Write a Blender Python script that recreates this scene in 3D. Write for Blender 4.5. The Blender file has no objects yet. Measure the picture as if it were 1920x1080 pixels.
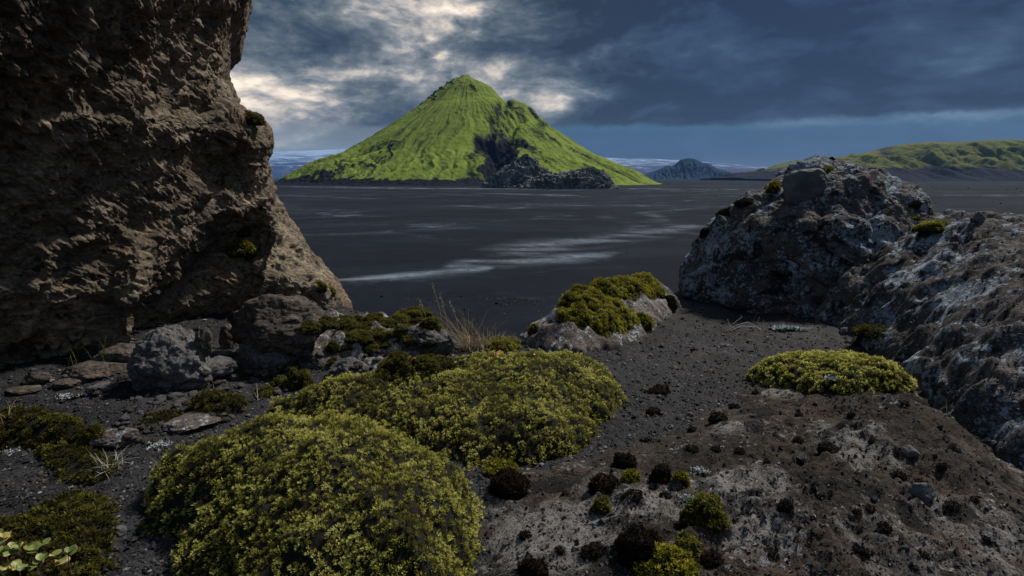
import bpy, math, random
import numpy as np
from mathutils import Vector
from mathutils.bvhtree import BVHTree

R = math.radians
rng = np.random.default_rng(7)
random.seed(7)
sc = bpy.context.scene
COL = sc.collection

# ------------------------------------------------------------------ camera
PITCH = math.atan(207.0 / 1067.0)
FPX = 1067.0
cam_d = bpy.data.cameras.new("camera")
cam_d.lens = 36.0 * FPX / 1920.0
cam_d.sensor_width = 36.0
cam_d.clip_start = 0.05
cam_d.clip_end = 80000.0
cam = bpy.data.objects.new("camera", cam_d)
COL.objects.link(cam)
cam.location = (0, 0, 0)
cam.rotation_euler = (math.pi / 2 - PITCH, 0, 0)
sc.camera = cam

# ------------------------------------------------------------------ exposure
sc.render.engine = 'CYCLES'
sc.view_settings.view_transform = 'Standard'
sc.view_settings.look = 'None'
sc.view_settings.exposure = 0.45
sc.view_settings.gamma = 1.0

PLAIN_Z = -15.0
SUN_DIR = Vector((0.42, 0.34, 0.70)).normalized()      # towards the sun


# ------------------------------------------------------------------ node helper
class S:
    """tiny wrapper so that node graphs read like formulas"""
    def __init__(s, nt, sock): s.nt = nt; s.s = sock
    def _m(s, op, *o, clamp=False):
        n = s.nt.nodes.new('ShaderNodeMath'); n.operation = op; n.use_clamp = clamp
        for i, v in enumerate((s,) + o):
            if isinstance(v, S): s.nt.links.new(v.s, n.inputs[i])
            else: n.inputs[i].default_value = v
        return S(s.nt, n.outputs[0])
    def __add__(s, o): return s._m('ADD', o)
    def __radd__(s, o): return s._m('ADD', o)
    def __sub__(s, o): return s._m('SUBTRACT', o)
    def __rsub__(s, o): return (s * -1.0) + o
    def __mul__(s, o): return s._m('MULTIPLY', o)
    def __rmul__(s, o): return s._m('MULTIPLY', o)
    def __truediv__(s, o): return s._m('DIVIDE', o)
    def clamp(s): return s._m('ADD', 0.0, clamp=True)
    def pow(s, o): return s._m('POWER', o)
    def max(s, o): return s._m('MAXIMUM', o)
    def min(s, o): return s._m('MINIMUM', o)
    def abs(s): return s._m('ABSOLUTE')
    def exp(s): return s._m('EXPONENT')
    def atan2(s, o): return s._m('ARCTAN2', o)
    def asin(s): return s._m('ARCSINE')
    def step(s, a, b):                       # smoothstep a..b
        n = s.nt.nodes.new('ShaderNodeMapRange'); n.interpolation_type = 'SMOOTHSTEP'
        n.inputs[1].default_value = a; n.inputs[2].default_value = b
        n.inputs[3].default_value = 0; n.inputs[4].default_value = 1
        if a > b:
            n.inputs[1].default_value = b; n.inputs[2].default_value = a
            n.inputs[3].default_value = 1; n.inputs[4].default_value = 0
        s.nt.links.new(s.s, n.inputs[0]); return S(s.nt, n.outputs[0])


class G:
    def __init__(g, nt): g.nt = nt; nt.nodes.clear()
    def new(g, t): return g.nt.nodes.new(t)
    def link(g, a, b):
        if isinstance(a, S): g.nt.links.new(a.s, b)
        elif isinstance(a, (tuple, list)): b.default_value = tuple(a) + ((1,) if len(a) == 3 and len(b.default_value) == 4 else ())
        else: b.default_value = a
    def coord(g, kind='Object'):
        return S(g.nt, g.new('ShaderNodeTexCoord').outputs[kind])
    def attr(g, name, out='Fac'):
        n = g.new('ShaderNodeAttribute'); n.attribute_name = name; return S(g.nt, n.outputs[out])
    def mapping(g, v, scale=(1, 1, 1), rot=(0, 0, 0), loc=(0, 0, 0)):
        n = g.new('ShaderNodeMapping'); g.link(v, n.inputs[0])
        n.inputs['Scale'].default_value = scale; n.inputs['Rotation'].default_value = rot
        n.inputs['Location'].default_value = loc
        return S(g.nt, n.outputs[0])
    def noise(g, v, scale=5, detail=6, rough=.55, dist=0.0, out=0):
        n = g.new('ShaderNodeTexNoise'); g.link(v, n.inputs['Vector'])
        n.inputs['Scale'].default_value = scale; n.inputs['Detail'].default_value = detail
        n.inputs['Roughness'].default_value = rough; n.inputs['Distortion'].default_value = dist
        return S(g.nt, n.outputs[out])
    def voro(g, v, scale=5, feature='F1', out='Distance', rnd=1.0):
        n = g.new('ShaderNodeTexVoronoi'); n.feature = feature; g.link(v, n.inputs['Vector'])
        n.inputs['Scale'].default_value = scale
        n.inputs['Randomness'].default_value = rnd
        return S(g.nt, n.outputs[out])
    def mix(g, f, a, b):
        n = g.new('ShaderNodeMix'); n.data_type = 'RGBA'
        g.link(f, n.inputs[0]); g.link(a, n.inputs[6]); g.link(b, n.inputs[7])
        return S(g.nt, n.outputs[2])
    def mul(g, a, b):
        n = g.new('ShaderNodeMix'); n.data_type = 'RGBA'; n.blend_type = 'MULTIPLY'
        n.inputs[0].default_value = 1.0
        g.link(a, n.inputs[6]); g.link(b, n.inputs[7]); return S(g.nt, n.outputs[2])
    def ramp(g, f, stops):
        n = g.new('ShaderNodeValToRGB'); g.link(f, n.inputs[0])
        e = n.color_ramp.elements
        while len(e) > len(stops): e.remove(e[-1])
        while len(e) < len(stops): e.new(0.5)
        for i, (p, c) in enumerate(stops): e[i].position = p; e[i].color = tuple(c) + (1,)
        return S(g.nt, n.outputs[0])
    def sep(g, v):
        n = g.new('ShaderNodeSeparateXYZ'); g.link(v, n.inputs[0])
        return [S(g.nt, n.outputs[i]) for i in range(3)]
    def comb(g, x, y, z):
        n = g.new('ShaderNodeCombineXYZ')
        for i, v in enumerate((x, y, z)): g.link(v, n.inputs[i])
        return S(g.nt, n.outputs[0])
    def vadd(g, a, b):
        n = g.new('ShaderNodeVectorMath'); n.operation = 'ADD'; g.link(a, n.inputs[0]); g.link(b, n.inputs[1]); return S(g.nt, n.outputs[0])
    def vscale(g, a, k):
        n = g.new('ShaderNodeVectorMath'); n.operation = 'SCALE'; g.link(a, n.inputs[0]); n.inputs['Scale'].default_value = k; return S(g.nt, n.outputs[0])
    def bump(g, h, dist=0.01, strength=1.0, normal=None):
        n = g.new('ShaderNodeBump'); g.link(h, n.inputs['Height'])
        n.inputs['Distance'].default_value = dist; n.inputs['Strength'].default_value = strength
        if normal is not None: g.link(normal, n.inputs['Normal'])
        return S(g.nt, n.outputs[0])


def material(name, build, rough=0.9, spec=0.3):
    m = bpy.data.materials.new(name); m.use_nodes = True
    g = G(m.node_tree)
    out = g.new('ShaderNodeOutputMaterial'); b = g.new('ShaderNodeBsdfPrincipled')
    b.inputs['Roughness'].default_value = rough
    b.inputs['Specular IOR Level'].default_value = spec
    g.nt.links.new(b.outputs[0], out.inputs[0])
    r = build(g)
    g.link(r[0], b.inputs['Base Color'])
    if len(r) > 1 and r[1] is not None: g.link(r[1], b.inputs['Normal'])
    if len(r) > 2 and r[2] is not None: g.link(r[2], b.inputs['Roughness'])
    return m


# ------------------------------------------------------------------ screen maths
CP, SP = math.cos(PITCH), math.sin(PITCH)
def ray(px, py):
    """direction with world y-component 1 through photo pixel"""
    px = np.asarray(px, float); py = np.asarray(py, float)
    a = (px - 960) / FPX; u = (540 - py) / FPX
    y = CP + SP * u; z = u * CP - SP
    return np.stack([a / y, np.ones_like(a / y), z / y], -1)
def on_z(px, py, z):
    d = ray(px, py); return d * (z / d[..., 2])[..., None]
def at_y(px, py, y):
    return ray(px, py) * (np.asarray(y, float) * np.ones(np.shape(ray(px, py))[:-1]))[..., None]
def project(P):
    x, y, z = P[..., 0], P[..., 1], P[..., 2]
    f = y * CP - z * SP; u = y * SP + z * CP
    return 960 + x / f * FPX, 540 - u / f * FPX


# ------------------------------------------------------------------ world / sky
def build_world():
    w = bpy.data.worlds.new("World"); sc.world = w; w.use_nodes = True
    g = G(w.node_tree)
    out = g.new('ShaderNodeOutputWorld'); bg = g.new('ShaderNodeBackground')
    bg.inputs[1].default_value = 0.09
    g.nt.links.new(bg.outputs[0], out.inputs[0])
    sky = g.new('ShaderNodeTexSky'); sky.sky_type = 'NISHITA'; sky.sun_disc = False
    sky.sun_elevation = math.asin(SUN_DIR.z)
    sky.sun_rotation = math.atan2(SUN_DIR.x, SUN_DIR.y)
    skyc = S(g.nt, sky.outputs[0])
    d = g.coord('Generated')
    x, y, z = g.sep(d)
    az = x.atan2(y) * (180 / math.pi); el = z.asin() * (180 / math.pi)
    zz = (z.max(-0.02) + 0.10)
    q = g.comb(x / zz, y / zz, 0.0)
    warp = g.noise(q, .9, 3, .5, 0, 1)
    q2 = g.vadd(q, g.vscale(warp, 0.9))
    n1 = g.noise(q2, .62, 9, .52)
    n2 = g.noise(g.comb(az * .105, el * .27, 3.0), .85, 10, .54, .45)
    n3 = g.noise(g.comb(az * .30, el * .55, 9.0), 1.5, 8, .66, .2)
    n4 = (g.noise(g.comb(az * .16 + (n1 - .5) * 1.2, el * .34, 5.0), .62, 9, .60, .3) - .5).abs() * 2.0
    nn = n1 * .15 + n2 * .50 + (n4 * .9 + .30) * .35
    def blob(px, py, sa, se, amp):
        dd = ray(px, py); a0 = math.degrees(math.atan2(dd[0], dd[1])); e0 = math.degrees(math.atan2(dd[2], math.hypot(dd[0], dd[1])))
        a = (az - a0) / sa; e = (el - e0) / se
        return ((a * a + e * e) * -1.0).exp() * amp
    # broad brightness of the cloud deck: lighter to the left, dark slate to the right
    base = 0.52 - az.step(-5, 12) * 0.37
    base = base + (az.step(6, -20)) * 0.02
    base = base + blob(1040, 195, 4.2, 2.0, .52) + blob(850, 25, 7, 2.2, .20) + blob(860, 150, 5, 2.0, .16) + blob(1010, 175, 3, 1.4, .14) + blob(740, 95, 2.6, 1.4, .26) \
        + blob(520, 190, 8, 2.6, .26) + blob(880, 130, 5, 2, .16) + blob(1010, 100, 3.5, 2.4, .12) + blob(1300, 70, 9, 3, .07) \
        + blob(620, 95, 6.5, 1.7, -.24) + blob(760, 190, 8, 2.0, -.18) + blob(940, 70, 6, 2., -.12) + blob(1180, 160, 4, 5, -.08)
    b = base + (nn - 0.5) * 3.1 + (n3 - 0.5) * .50
    b = b * az.step(18, 6) + (base + (nn - .5) * 1.9 + (n3 - .5) * .2 - .03) * az.step(6, 18)
    cloud = g.ramp(b.clamp(), [(0.0, (0.012, 0.022, 0.040)), (0.22, (0.034, 0.053, 0.080)), (0.42, (0.095, 0.117, 0.140)),
                               (0.58, (0.22, 0.235, 0.25)), (0.72, (0.50, 0.45, 0.40)), (0.92, (0.98, 0.84, 0.68))])
    # the deck is bluer / more violet to the right
    cloud = g.mix(az.step(0, 22) * .8, cloud, g.mul(cloud, (.62, .92, 1.35)))
    # clear strip low over the horizon
    wob = (n2 - .5) * 1.5
    e2 = el + wob
    strip = g.ramp(((el + (n3 - .5) * 1.0) / 6.0).clamp(), [(0.0, (0.065, 0.110, 0.19)), (.35, (0.034, 0.070, 0.140)), (.7, (0.032, 0.082, 0.155)), (1, (.055, .13, .22))])
    lstrip = g.mix(el.step(1.5, 5.5), (0.30, 0.36, 0.42), (0.17, 0.20, 0.235))
    left = az.step(6, -6)
    low = g.mix(left, strip, lstrip)
    low = g.mix((n2 - .5).abs() * 0.0 + n2.step(.42, .62) * .5, low, g.mul(low, (1.55, 1.4, 1.25)))
    edge = el + (n3 - .5) * 1.6 + (n1 - .5) * .8
    c = g.mix(edge.step(5.3, 4.5) * (left * -.45 + 1.0), cloud, low)
    glow = ((edge - 4.75) / .42); glow = (glow * glow * -1.0).exp() * (az.step(18, 40) * .30 + .03) * (left * -1.0 + 1.0) * n2.step(.35, .7)
    c = g.mix(glow.clamp(), c, (0.36, 0.47, 0.62))
    # unseen deck overhead, toned on its own to set the ambient fill
    c = g.mix(el.step(18, 42), c, g.mix(n1.step(.35, .65), (0.050, 0.080, 0.125), (0.18, 0.225, 0.29)))
    # unseen sky behind the viewer, also toned for fill light
    c = g.mix(y.step(-.05, -.6), c, g.mix(n1.step(.4, .7), (0.070, 0.10, 0.15), (0.17, 0.205, 0.255)))
    c = g.mix(el.step(0.0, -1.5), c, (0.03, 0.035, 0.045))
    ten = g.new('ShaderNodeVectorMath'); ten.operation = 'SCALE'; ten.inputs['Scale'].default_value = 10.0
    g.link(c, ten.inputs[0])
    fin = g.mix(0.03, S(g.nt, ten.outputs[0]), skyc)
    g.link(fin, bg.inputs[0])
build_world()

sun_d = bpy.data.lights.new("sun", 'SUN'); sun_d.energy = 3.4; sun_d.angle = R(5); sun_d.color = (1.0, 0.92, 0.80)
sun = bpy.data.objects.new("sun", sun_d); COL.objects.link(sun)
sun.rotation_euler = SUN_DIR.to_track_quat('Z', 'Y').to_euler()


# ------------------------------------------------------------------ numpy noise
def _hash(ix, iy, iz, seed):
    h = (ix.astype(np.int64) * 374761393 + iy.astype(np.int64) * 668265263 + iz.astype(np.int64) * 2147483647 + seed * 974634777) & 0xFFFFFFFF
    h = ((h ^ (h >> 13)) * 1274126177) & 0xFFFFFFFF
    h = ((h ^ (h >> 15)) * 2246822519) & 0xFFFFFFFF
    return (h ^ (h >> 16)) & 0xFFFFFFFF
def noise3(P, seed=0):
    F = np.floor(P).astype(np.int64); f = P - F
    w = f * f * f * (f * (f * 6 - 15) + 10)
    r = 0
    for dx in (0, 1):
        for dy in (0, 1):
            for dz in (0, 1):
                h = _hash(F[..., 0] + dx, F[..., 1] + dy, F[..., 2] + dz, seed)
                gx = ((h & 1023) / 511.5 - 1); gy = (((h >> 10) & 1023) / 511.5 - 1); gz = (((h >> 20) & 1023) / 511.5 - 1)
                v = gx * (f[..., 0] - dx) + gy * (f[..., 1] - dy) + gz * (f[..., 2] - dz)
                wx = w[..., 0] if dx else 1 - w[..., 0]; wy = w[..., 1] if dy else 1 - w[..., 1]; wz = w[..., 2] if dz else 1 - w[..., 2]
                r = r + v * wx * wy * wz
    return r * 1.3
def fbm(P, oct=5, lac=2.07, gain=.5, seed=0, ridge=False):
    P = np.asarray(P, float); r = 0; a = 1.0; q = P.copy()
    for i in range(oct):
        n = noise3(q, seed + i * 17)
        r = r + a * ((0.5 - 2 * np.abs(n)) if ridge else n)
        q = q * lac + 13.7; a *= gain
    return r
def worley(P, seed=0):
    """F1 and F2 distances"""
    F = np.floor(P).astype(np.int64)
    d1 = np.full(P.shape[:-1], 9.0); d2 = d1.copy(); cid = np.zeros(P.shape[:-1])
    for dx in (-1, 0, 1):
        for dy in (-1, 0, 1):
            for dz in (-1, 0, 1):
                cx, cy, cz = F[..., 0] + dx, F[..., 1] + dy, F[..., 2] + dz
                h = _hash(cx, cy, cz, seed)
                q = np.stack([cx + (h & 1023) / 1023, cy + ((h >> 10) & 1023) / 1023, cz + ((h >> 20) & 1023) / 1023], -1)
                d = np.sqrt(((P - q) ** 2).sum(-1))
                m = d < d1
                d2 = np.where(m, d1, np.minimum(d2, d)); cid = np.where(m, (h % 997) / 997.0, cid); d1 = np.where(m, d, d1)
    return d1, d2, cid
def worley_pt(P, seed=0):
    F = np.floor(P).astype(np.int64)
    d1 = np.full(P.shape[:-1], 9.0); off = np.zeros_like(P)
    for dx in (-1, 0, 1):
        for dy in (-1, 0, 1):
            for dz in (-1, 0, 1):
                cx, cy, cz = F[..., 0] + dx, F[..., 1] + dy, F[..., 2] + dz
                h = _hash(cx, cy, cz, seed)
                v = P - np.stack([cx + (h & 1023) / 1023, cy + ((h >> 10) & 1023) / 1023, cz + ((h >> 20) & 1023) / 1023], -1)
                d = np.sqrt((v ** 2).sum(-1)); m = d < d1
                d1 = np.where(m, d, d1); off = np.where(m[..., None], v, off)
    return d1, off
def sstep(a, b, x):
    t = np.clip((x - a) / (b - a), 0, 1); return t * t * (3 - 2 * t)
def xy0(x, y, s=1.0, z=0.0):
    return np.stack([x * s, y * s, np.zeros_like(x) + z], -1)


# ------------------------------------------------------------------ mesh helpers
def grid_faces(nu, nv, wrap=False):
    """verts laid out [nv rows][nu columns]"""
    i = np.arange(nv - 1)[:, None] * nu; j = np.arange(nu if wrap else nu - 1)[None, :]
    j2 = (j + 1) % nu
    a = i + j; b = i + j2; c = i + nu + j2; d = i + nu + j
    return np.stack([a, b, c, d], -1).reshape(-1, 4)
def grid_normals(P):
    du = np.gradient(P, axis=1); dv = np.gradient(P, axis=0)
    n = np.cross(du, dv); n /= np.linalg.norm(n, axis=-1, keepdims=True) + 1e-12
    return n
def make_mesh(name, parts, attrs=None, smooth=True):
    """parts: list of (verts, faces(n,k), material index)"""
    vs = []; off = 0; loops = []; starts = []; totals = []; mi = []; ls = 0
    for v, f, m in parts:
        v = np.asarray(v, float).reshape(-1, 3); f = np.asarray(f, np.int64)
        vs.append(v); loops.append((f + off).ravel()); k = f.shape[1]; n = f.shape[0]
        starts.append(ls + np.arange(n) * k); totals.append(np.full(n, k)); mi.append(np.full(n, m)); ls += n * k; off += len(v)
    V = np.concatenate(vs).astype(np.float32); L = np.concatenate(loops).astype(np.int32)
    me = bpy.data.meshes.new(name)
    me.vertices.add(len(V)); me.vertices.foreach_set('co', V.ravel())
    me.loops.add(len(L)); me.loops.foreach_set('vertex_index', L)
    st = np.concatenate(starts).astype(np.int32)
    me.polygons.add(len(st)); me.polygons.foreach_set('loop_start', st)
    me.polygons.foreach_set('loop_total', np.concatenate(totals).astype(np.int32))
    me.polygons.foreach_set('material_index', np.concatenate(mi).astype(np.int32))
    me.polygons.foreach_set('use_smooth', np.full(len(st), smooth))
    for k, a in (attrs or {}).items():
        at = me.attributes.new(k, 'FLOAT', 'POINT'); at.data.foreach_set('value', np.asarray(a, np.float32).ravel())
    me.update(calc_edges=True)
    return me
def obj(name, parts, mats, origin=None, parent=None, attrs=None, smooth=True, kind=None, label=None, cat=None, group=None):
    parts = [(np.asarray(v, float).reshape(-1, 3), f, m) for v, f, m in parts]
    if origin is None and parent is None:
        if kind == 'structure': origin = np.zeros(3)
        else:
            A = np.concatenate([p[0] for p in parts]); origin = np.array([A[:, 0].mean(), A[:, 1].mean(), A[:, 2].min()])
    if parent is not None: origin = np.array(parent['_o'])
    me = make_mesh(name, [(v - origin, f, m) for v, f, m in parts], attrs, smooth)
    for m in mats: me.materials.append(m)
    o = bpy.data.objects.new(name, me); COL.objects.link(o)
    if parent is not None: o.parent = parent
    else: o.location = origin
    if kind: o['kind'] = kind
    if label: o['label'] = label
    if cat: o['category'] = cat
    if group: o['group'] = group
    return o
ROOTS = []
def empty(name, loc, label, cat, group=None):
    o = bpy.data.objects.new(name, None); COL.objects.link(o); o.location = loc
    o['label'] = label; o['category'] = cat; o['_o'] = [float(v) for v in loc]
    if group: o['group'] = group
    ROOTS.append(o)
    return o

SURF_V = []; SURF_F = []; _off = [0]
def register(V, F):
    """surfaces that later things are set down on"""
    V = np.asarray(V).reshape(-1, 3); F = np.asarray(F)
    SURF_V.append(V); SURF_F.append(F + _off[0]); _off[0] += len(V)
_bvh = [None]
def hit(px, py):
    if _bvh[0] is None:
        V = np.concatenate(SURF_V); F = np.concatenate(SURF_F)
        _bvh[0] = BVHTree.FromPolygons(V.tolist(), F.tolist())
    d = Vector(ray(px, py)).normalized()
    l, n, i, t = _bvh[0].ray_cast(Vector((0, 0, 0)), d, 60)
    if l is None:
        p = on_z(px, py, -1.35); return np.array(p), np.array([0, 0, 1.0])
    n = np.array(n)
    if n @ np.array(d) > 0: n = -n
    return np.array(l), n
def px_size(y): return y / FPX * CP          # metres per photo pixel at depth y


# ------------------------------------------------------------------ materials
def m_gravel(g):
    c = g.coord('Object')
    big = g.noise(c, 1.1, 5, .6); mid = g.noise(c, 14, 6, .65); fine = g.noise(c, 90, 4, .7)
    cell = g.voro(c, 75, 'F1'); cc = g.voro(c, 75, 'F1', 'Color')
    cr = g.sep(cc)[0]
    spk = (cr.step(.93, .99)) * cell.step(.5, .25)
    col = g.ramp((big * .4 + mid * .35 + fine * .35).clamp(), [(0.38, (.0018, .002, .003)), (.5, (.0050, .0055, .0078)), (.64, (.022, .022, .027))])
    col = g.mix((cr * .5).clamp(), col, g.mul(col, (1.5, 1.45, 1.4)))
    col = g.mix(spk * .8, col, (.17, .175, .19))
    col = g.mix(g.noise(c, 2.3, 4, .6).step(.60, .74) * .6, col, (.055, .040, .028))
    h = mid * .4 + fine * .3 + (cell * -.6)
    return col, g.bump(h, .012, 1.0), .85
M_gravel = material('dark_gravel', m_gravel)

def m_pebble(g):
    c = g.coord('Object'); t = g.attr('tint')
    n = g.noise(c, 60, 4, .6)
    col = g.ramp((t * .85 + n * .2).clamp(), [(0, (.004, .0045, .007)), (.6, (.015, .016, .020)), (.85, (.05, .048, .048)), (1, (.24, .25, .27))])
    return col, g.bump(n, .004, .8), .8
M_pebble = material('pebble_stone', m_pebble)

def tuff(bcol, dcol, scl=1.0, warm=(.20, .12, .065)):
    def f(g):
        c = g.coord('Object')
        d = g.mapping(c, (1.0, 1.0, 2.2), (R(20), R(38), R(-30)))
        a = g.noise(c, 1.3 * scl, 6, .6, .4); b = g.noise(d, 9 * scl, 8, .68, .6); e = g.noise(c, 42 * scl, 5, .7)
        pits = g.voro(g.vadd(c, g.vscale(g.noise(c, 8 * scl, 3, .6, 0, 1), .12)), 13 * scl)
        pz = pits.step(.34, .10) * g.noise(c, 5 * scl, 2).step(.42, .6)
        col = g.mix(a.step(.35, .65), dcol, bcol)
        col = g.mix(g.noise(c, 2.2 * scl, 4, .5).step(.5, .72) * .55, col, warm)
        col = g.mul(col, g.ramp((b * .6 + e * .4).clamp(), [(.36, (.22, .22, .24)), (.5, (.8, .8, .8)), (.64, (1.8, 1.75, 1.65))]))
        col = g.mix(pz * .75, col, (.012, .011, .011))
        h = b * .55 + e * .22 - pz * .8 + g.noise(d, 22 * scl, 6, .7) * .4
        return col, g.bump(h, .05 / scl, 1.0), .95
    return f
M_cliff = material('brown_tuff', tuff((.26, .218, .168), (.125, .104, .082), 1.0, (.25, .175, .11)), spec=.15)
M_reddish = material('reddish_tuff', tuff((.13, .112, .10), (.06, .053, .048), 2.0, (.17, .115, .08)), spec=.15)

def lichen_rock(base, dark, lich, amount=.5, black=.5, scl=1.0, pale=None):
    def f(g):
        c = g.coord('Object')
        a = g.noise(c, 1.7 * scl, 6, .62, .3); b = g.noise(c, 16 * scl, 7, .7, .3); e = g.noise(c, 80 * scl, 4, .7)
        col = g.mix((a * .55 + b * .45).step(.38, .62), dark, base)
        col = g.mul(col, g.ramp(e, [(.36, (.35, .35, .36)), (.5, (1, 1, 1)), (.64, (1.9, 1.9, 1.9))]))
        if pale:
            pzn = g.noise(g.mapping(c, (1, 1, 1), (0, 0, 0), (4, 2, 0)), 1.5, 6, .68, .6)
            col = g.mix((pzn + g.attr('pz') * .20 - .03).step(.50, .62) * (b * .5 + e * .6).step(.42, .62), col, pale)
            col = g.mix(g.noise(c, 2.4, 4, .6).step(.55, .68) * .6, col, (.055, .036, .026))
        # crust lichens: ragged rosettes, some hollow
        w = g.vadd(c, g.vscale(g.noise(c, 22 * scl, 4, .7, 0, 1), .055))
        v1 = g.voro(w, 10 * scl); k1 = g.sep(g.voro(w, 10 * scl, 'F1', 'Color'))
        zone = g.noise(c, 2.6 * scl, 5, .65, .5)
        size = (zone - (.72 - amount * .40)) * 3.2 + (k1[0] - .5) * .45
        l1 = (size * .6 - v1).step(-.04, .05)
        hol = (size * .34 - v1).step(-.05, .05) * k1[1].step(.55, .6)
        v2 = g.voro(g.vadd(w, (3, 1, 7)), 27 * scl); k2 = g.sep(g.voro(g.vadd(w, (3, 1, 7)), 27 * scl, 'F1', 'Color'))
        l2 = ((zone - (.68 - amount * .37)) * 3.6 + (k2[0] - .5) * .6 - v2).step(-.05, .1)
        lm = ((l1 - hol * .6) + l2 * .75).clamp()
        lm = lm * (b * .6 + e * .7).step(.42, .68)
        lc = g.mix(k1[2], lich, (lich[0] * .62, lich[1] * .66, lich[2] * .72))
        col = g.mix(lm, col, lc)
        # black moss and lichen blotches
        bz = g.noise(c, 3.4 * scl, 6, .66, .8); bm = bz.step(.66 - black * .12, .72 - black * .12)
        bm2 = g.voro(w, 7 * scl).step(.22, .12) * g.noise(c, 2.1 * scl, 3).step(.45, .6)
        bb = (bm + bm2).clamp()
        col = g.mix(bb * .93, col, (.007, .007, .008))
        h = b * .5 + e * .25 + lm * .25 + bb * .35 + a * .3
        return col, g.bump(h, .035 / scl, 1.0), .93
    return f
M_boulder = material('lichen_covered_rock', lichen_rock((.095, .086, .084), (.028, .028, .031), (.34, .42, .51), .74, .85, 1.15), spec=.2)
M_ledge = material('lichen_speckled_bedrock', lichen_rock((.042, .033, .027), (.011, .0098, .009), (.30, .30, .31), .46, .9, 1.3, pale=(.165, .16, .16)), spec=.2)
M_greyrock = material('grey_stone', lichen_rock((.14, .138, .14), (.045, .045, .048), (.34, .32, .345), .48, .15, 2.2), spec=.2)
M_midrock = material('pale_lichen_rock', lichen_rock((.15, .128, .118), (.05, .043, .040), (.46, .51, .56), .70, .6, 1.6), spec=.2)

def m_smoothgrey(g):
    c = g.coord('Object'); a = g.noise(c, 5, 6, .6); e = g.noise(c, 60, 4, .6)
    return g.mix(a.step(.3, .7), (.05, .054, .060), (.11, .116, .125)), g.bump(a * .6 + e * .3, .02, .8), .8
M_smoothgrey = material('smooth_grey_stone', m_smoothgrey)

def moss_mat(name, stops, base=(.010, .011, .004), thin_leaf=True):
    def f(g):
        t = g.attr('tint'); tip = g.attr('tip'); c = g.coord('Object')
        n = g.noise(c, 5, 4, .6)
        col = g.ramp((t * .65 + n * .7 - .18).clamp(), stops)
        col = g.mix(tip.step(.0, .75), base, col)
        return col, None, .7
    m = material(name, f, spec=.25)
    if thin_leaf:                                   # light passes through the little leaves
        nt = m.node_tree; b = [n for n in nt.nodes if n.type == 'BSDF_PRINCIPLED'][0]; o = [n for n in nt.nodes if n.type == 'OUTPUT_MATERIAL'][0]
        src = b.inputs['Base Color'].links[0].from_socket
        tr = nt.nodes.new('ShaderNodeBsdfTranslucent'); nt.links.new(src, tr.inputs[0])
        mx = nt.nodes.new('ShaderNodeMixShader'); mx.inputs[0].default_value = .5
        nt.links.new(b.outputs[0], mx.inputs[1]); nt.links.new(tr.outputs[0], mx.inputs[2]); nt.links.new(mx.outputs[0], o.inputs[0])
    return m
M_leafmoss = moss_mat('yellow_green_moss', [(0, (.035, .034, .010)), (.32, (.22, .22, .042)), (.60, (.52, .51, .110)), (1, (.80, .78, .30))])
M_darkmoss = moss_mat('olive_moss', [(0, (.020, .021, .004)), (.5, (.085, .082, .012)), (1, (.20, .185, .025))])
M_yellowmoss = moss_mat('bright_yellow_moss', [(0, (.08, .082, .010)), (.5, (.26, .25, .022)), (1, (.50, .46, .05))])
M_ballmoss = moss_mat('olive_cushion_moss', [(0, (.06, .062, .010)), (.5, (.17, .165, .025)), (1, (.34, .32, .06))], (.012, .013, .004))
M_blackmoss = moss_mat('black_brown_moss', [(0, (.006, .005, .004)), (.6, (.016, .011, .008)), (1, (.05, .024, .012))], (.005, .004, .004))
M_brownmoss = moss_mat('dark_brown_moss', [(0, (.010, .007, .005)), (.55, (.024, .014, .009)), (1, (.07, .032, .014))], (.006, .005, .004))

def m_mound(g):
    c = g.coord('Object'); n = g.noise(c, 30, 6, .7)
    return g.mix(n, (.003, .003, .002), (.010, .010, .004)), g.bump(n, .02, 1)
M_mound = material('moss_underlayer', m_mound)

def m_grass(g):
    t = g.attr('tint'); tip = g.attr('tip')
    return g.mix(tip, g.ramp(t, [(0, (.14, .11, .04)), (.5, (.34, .24, .10)), (1, (.42, .34, .18))]),
                 g.ramp(t, [(0, (.20, .15, .05)), (.5, (.36, .22, .08)), (1, (.46, .38, .22))])), None, .6
M_drygrass = material('dry_grass', m_grass)
def m_pale(g):
    t = g.attr('tint'); return g.ramp(t, [(0, (.12, .13, .06)), (.4, (.30, .30, .24)), (1, (.50, .50, .46))]), None, .7
M_palegrass = material('pale_dead_grass', m_pale)
def m_greengrass(g):
    t = g.attr('tint'); return g.ramp(t, [(0, (.04, .07, .015)), (.6, (.11, .15, .03)), (1, (.28, .24, .10))]), None, .6
M_greengrass = material('thin_green_grass', m_greengrass)


# ------------------------------------------------------------------ plain
POLY = {}
def polar_axis(front_n, back_n, half=56):
    f = np.linspace(-half, half, front_n); b = np.linspace(half, 360 - half, back_n + 2)[1:-1]
    return np.radians(np.concatenate([f, b]))
def seg_dist(x, y, pts):
    """distance to a polyline and parameter along it (0..1)"""
    best = np.full(x.shape, 1e9); par = np.zeros(x.shape); n = len(pts) - 1
    for i in range(n):
        ax, ay = pts[i]; bx, by = pts[i + 1]; dx, dy = bx - ax, by - ay
        t = np.clip(((x - ax) * dx + (y - ay) * dy) / (dx * dx + dy * dy + 1e-12), 0, 1)
        d = np.hypot(x - ax - t * dx, y - ay - t * dy); m = d < best
        best = np.where(m, d, best); par = np.where(m, (i + t) / n, par)
    return best, par

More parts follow.
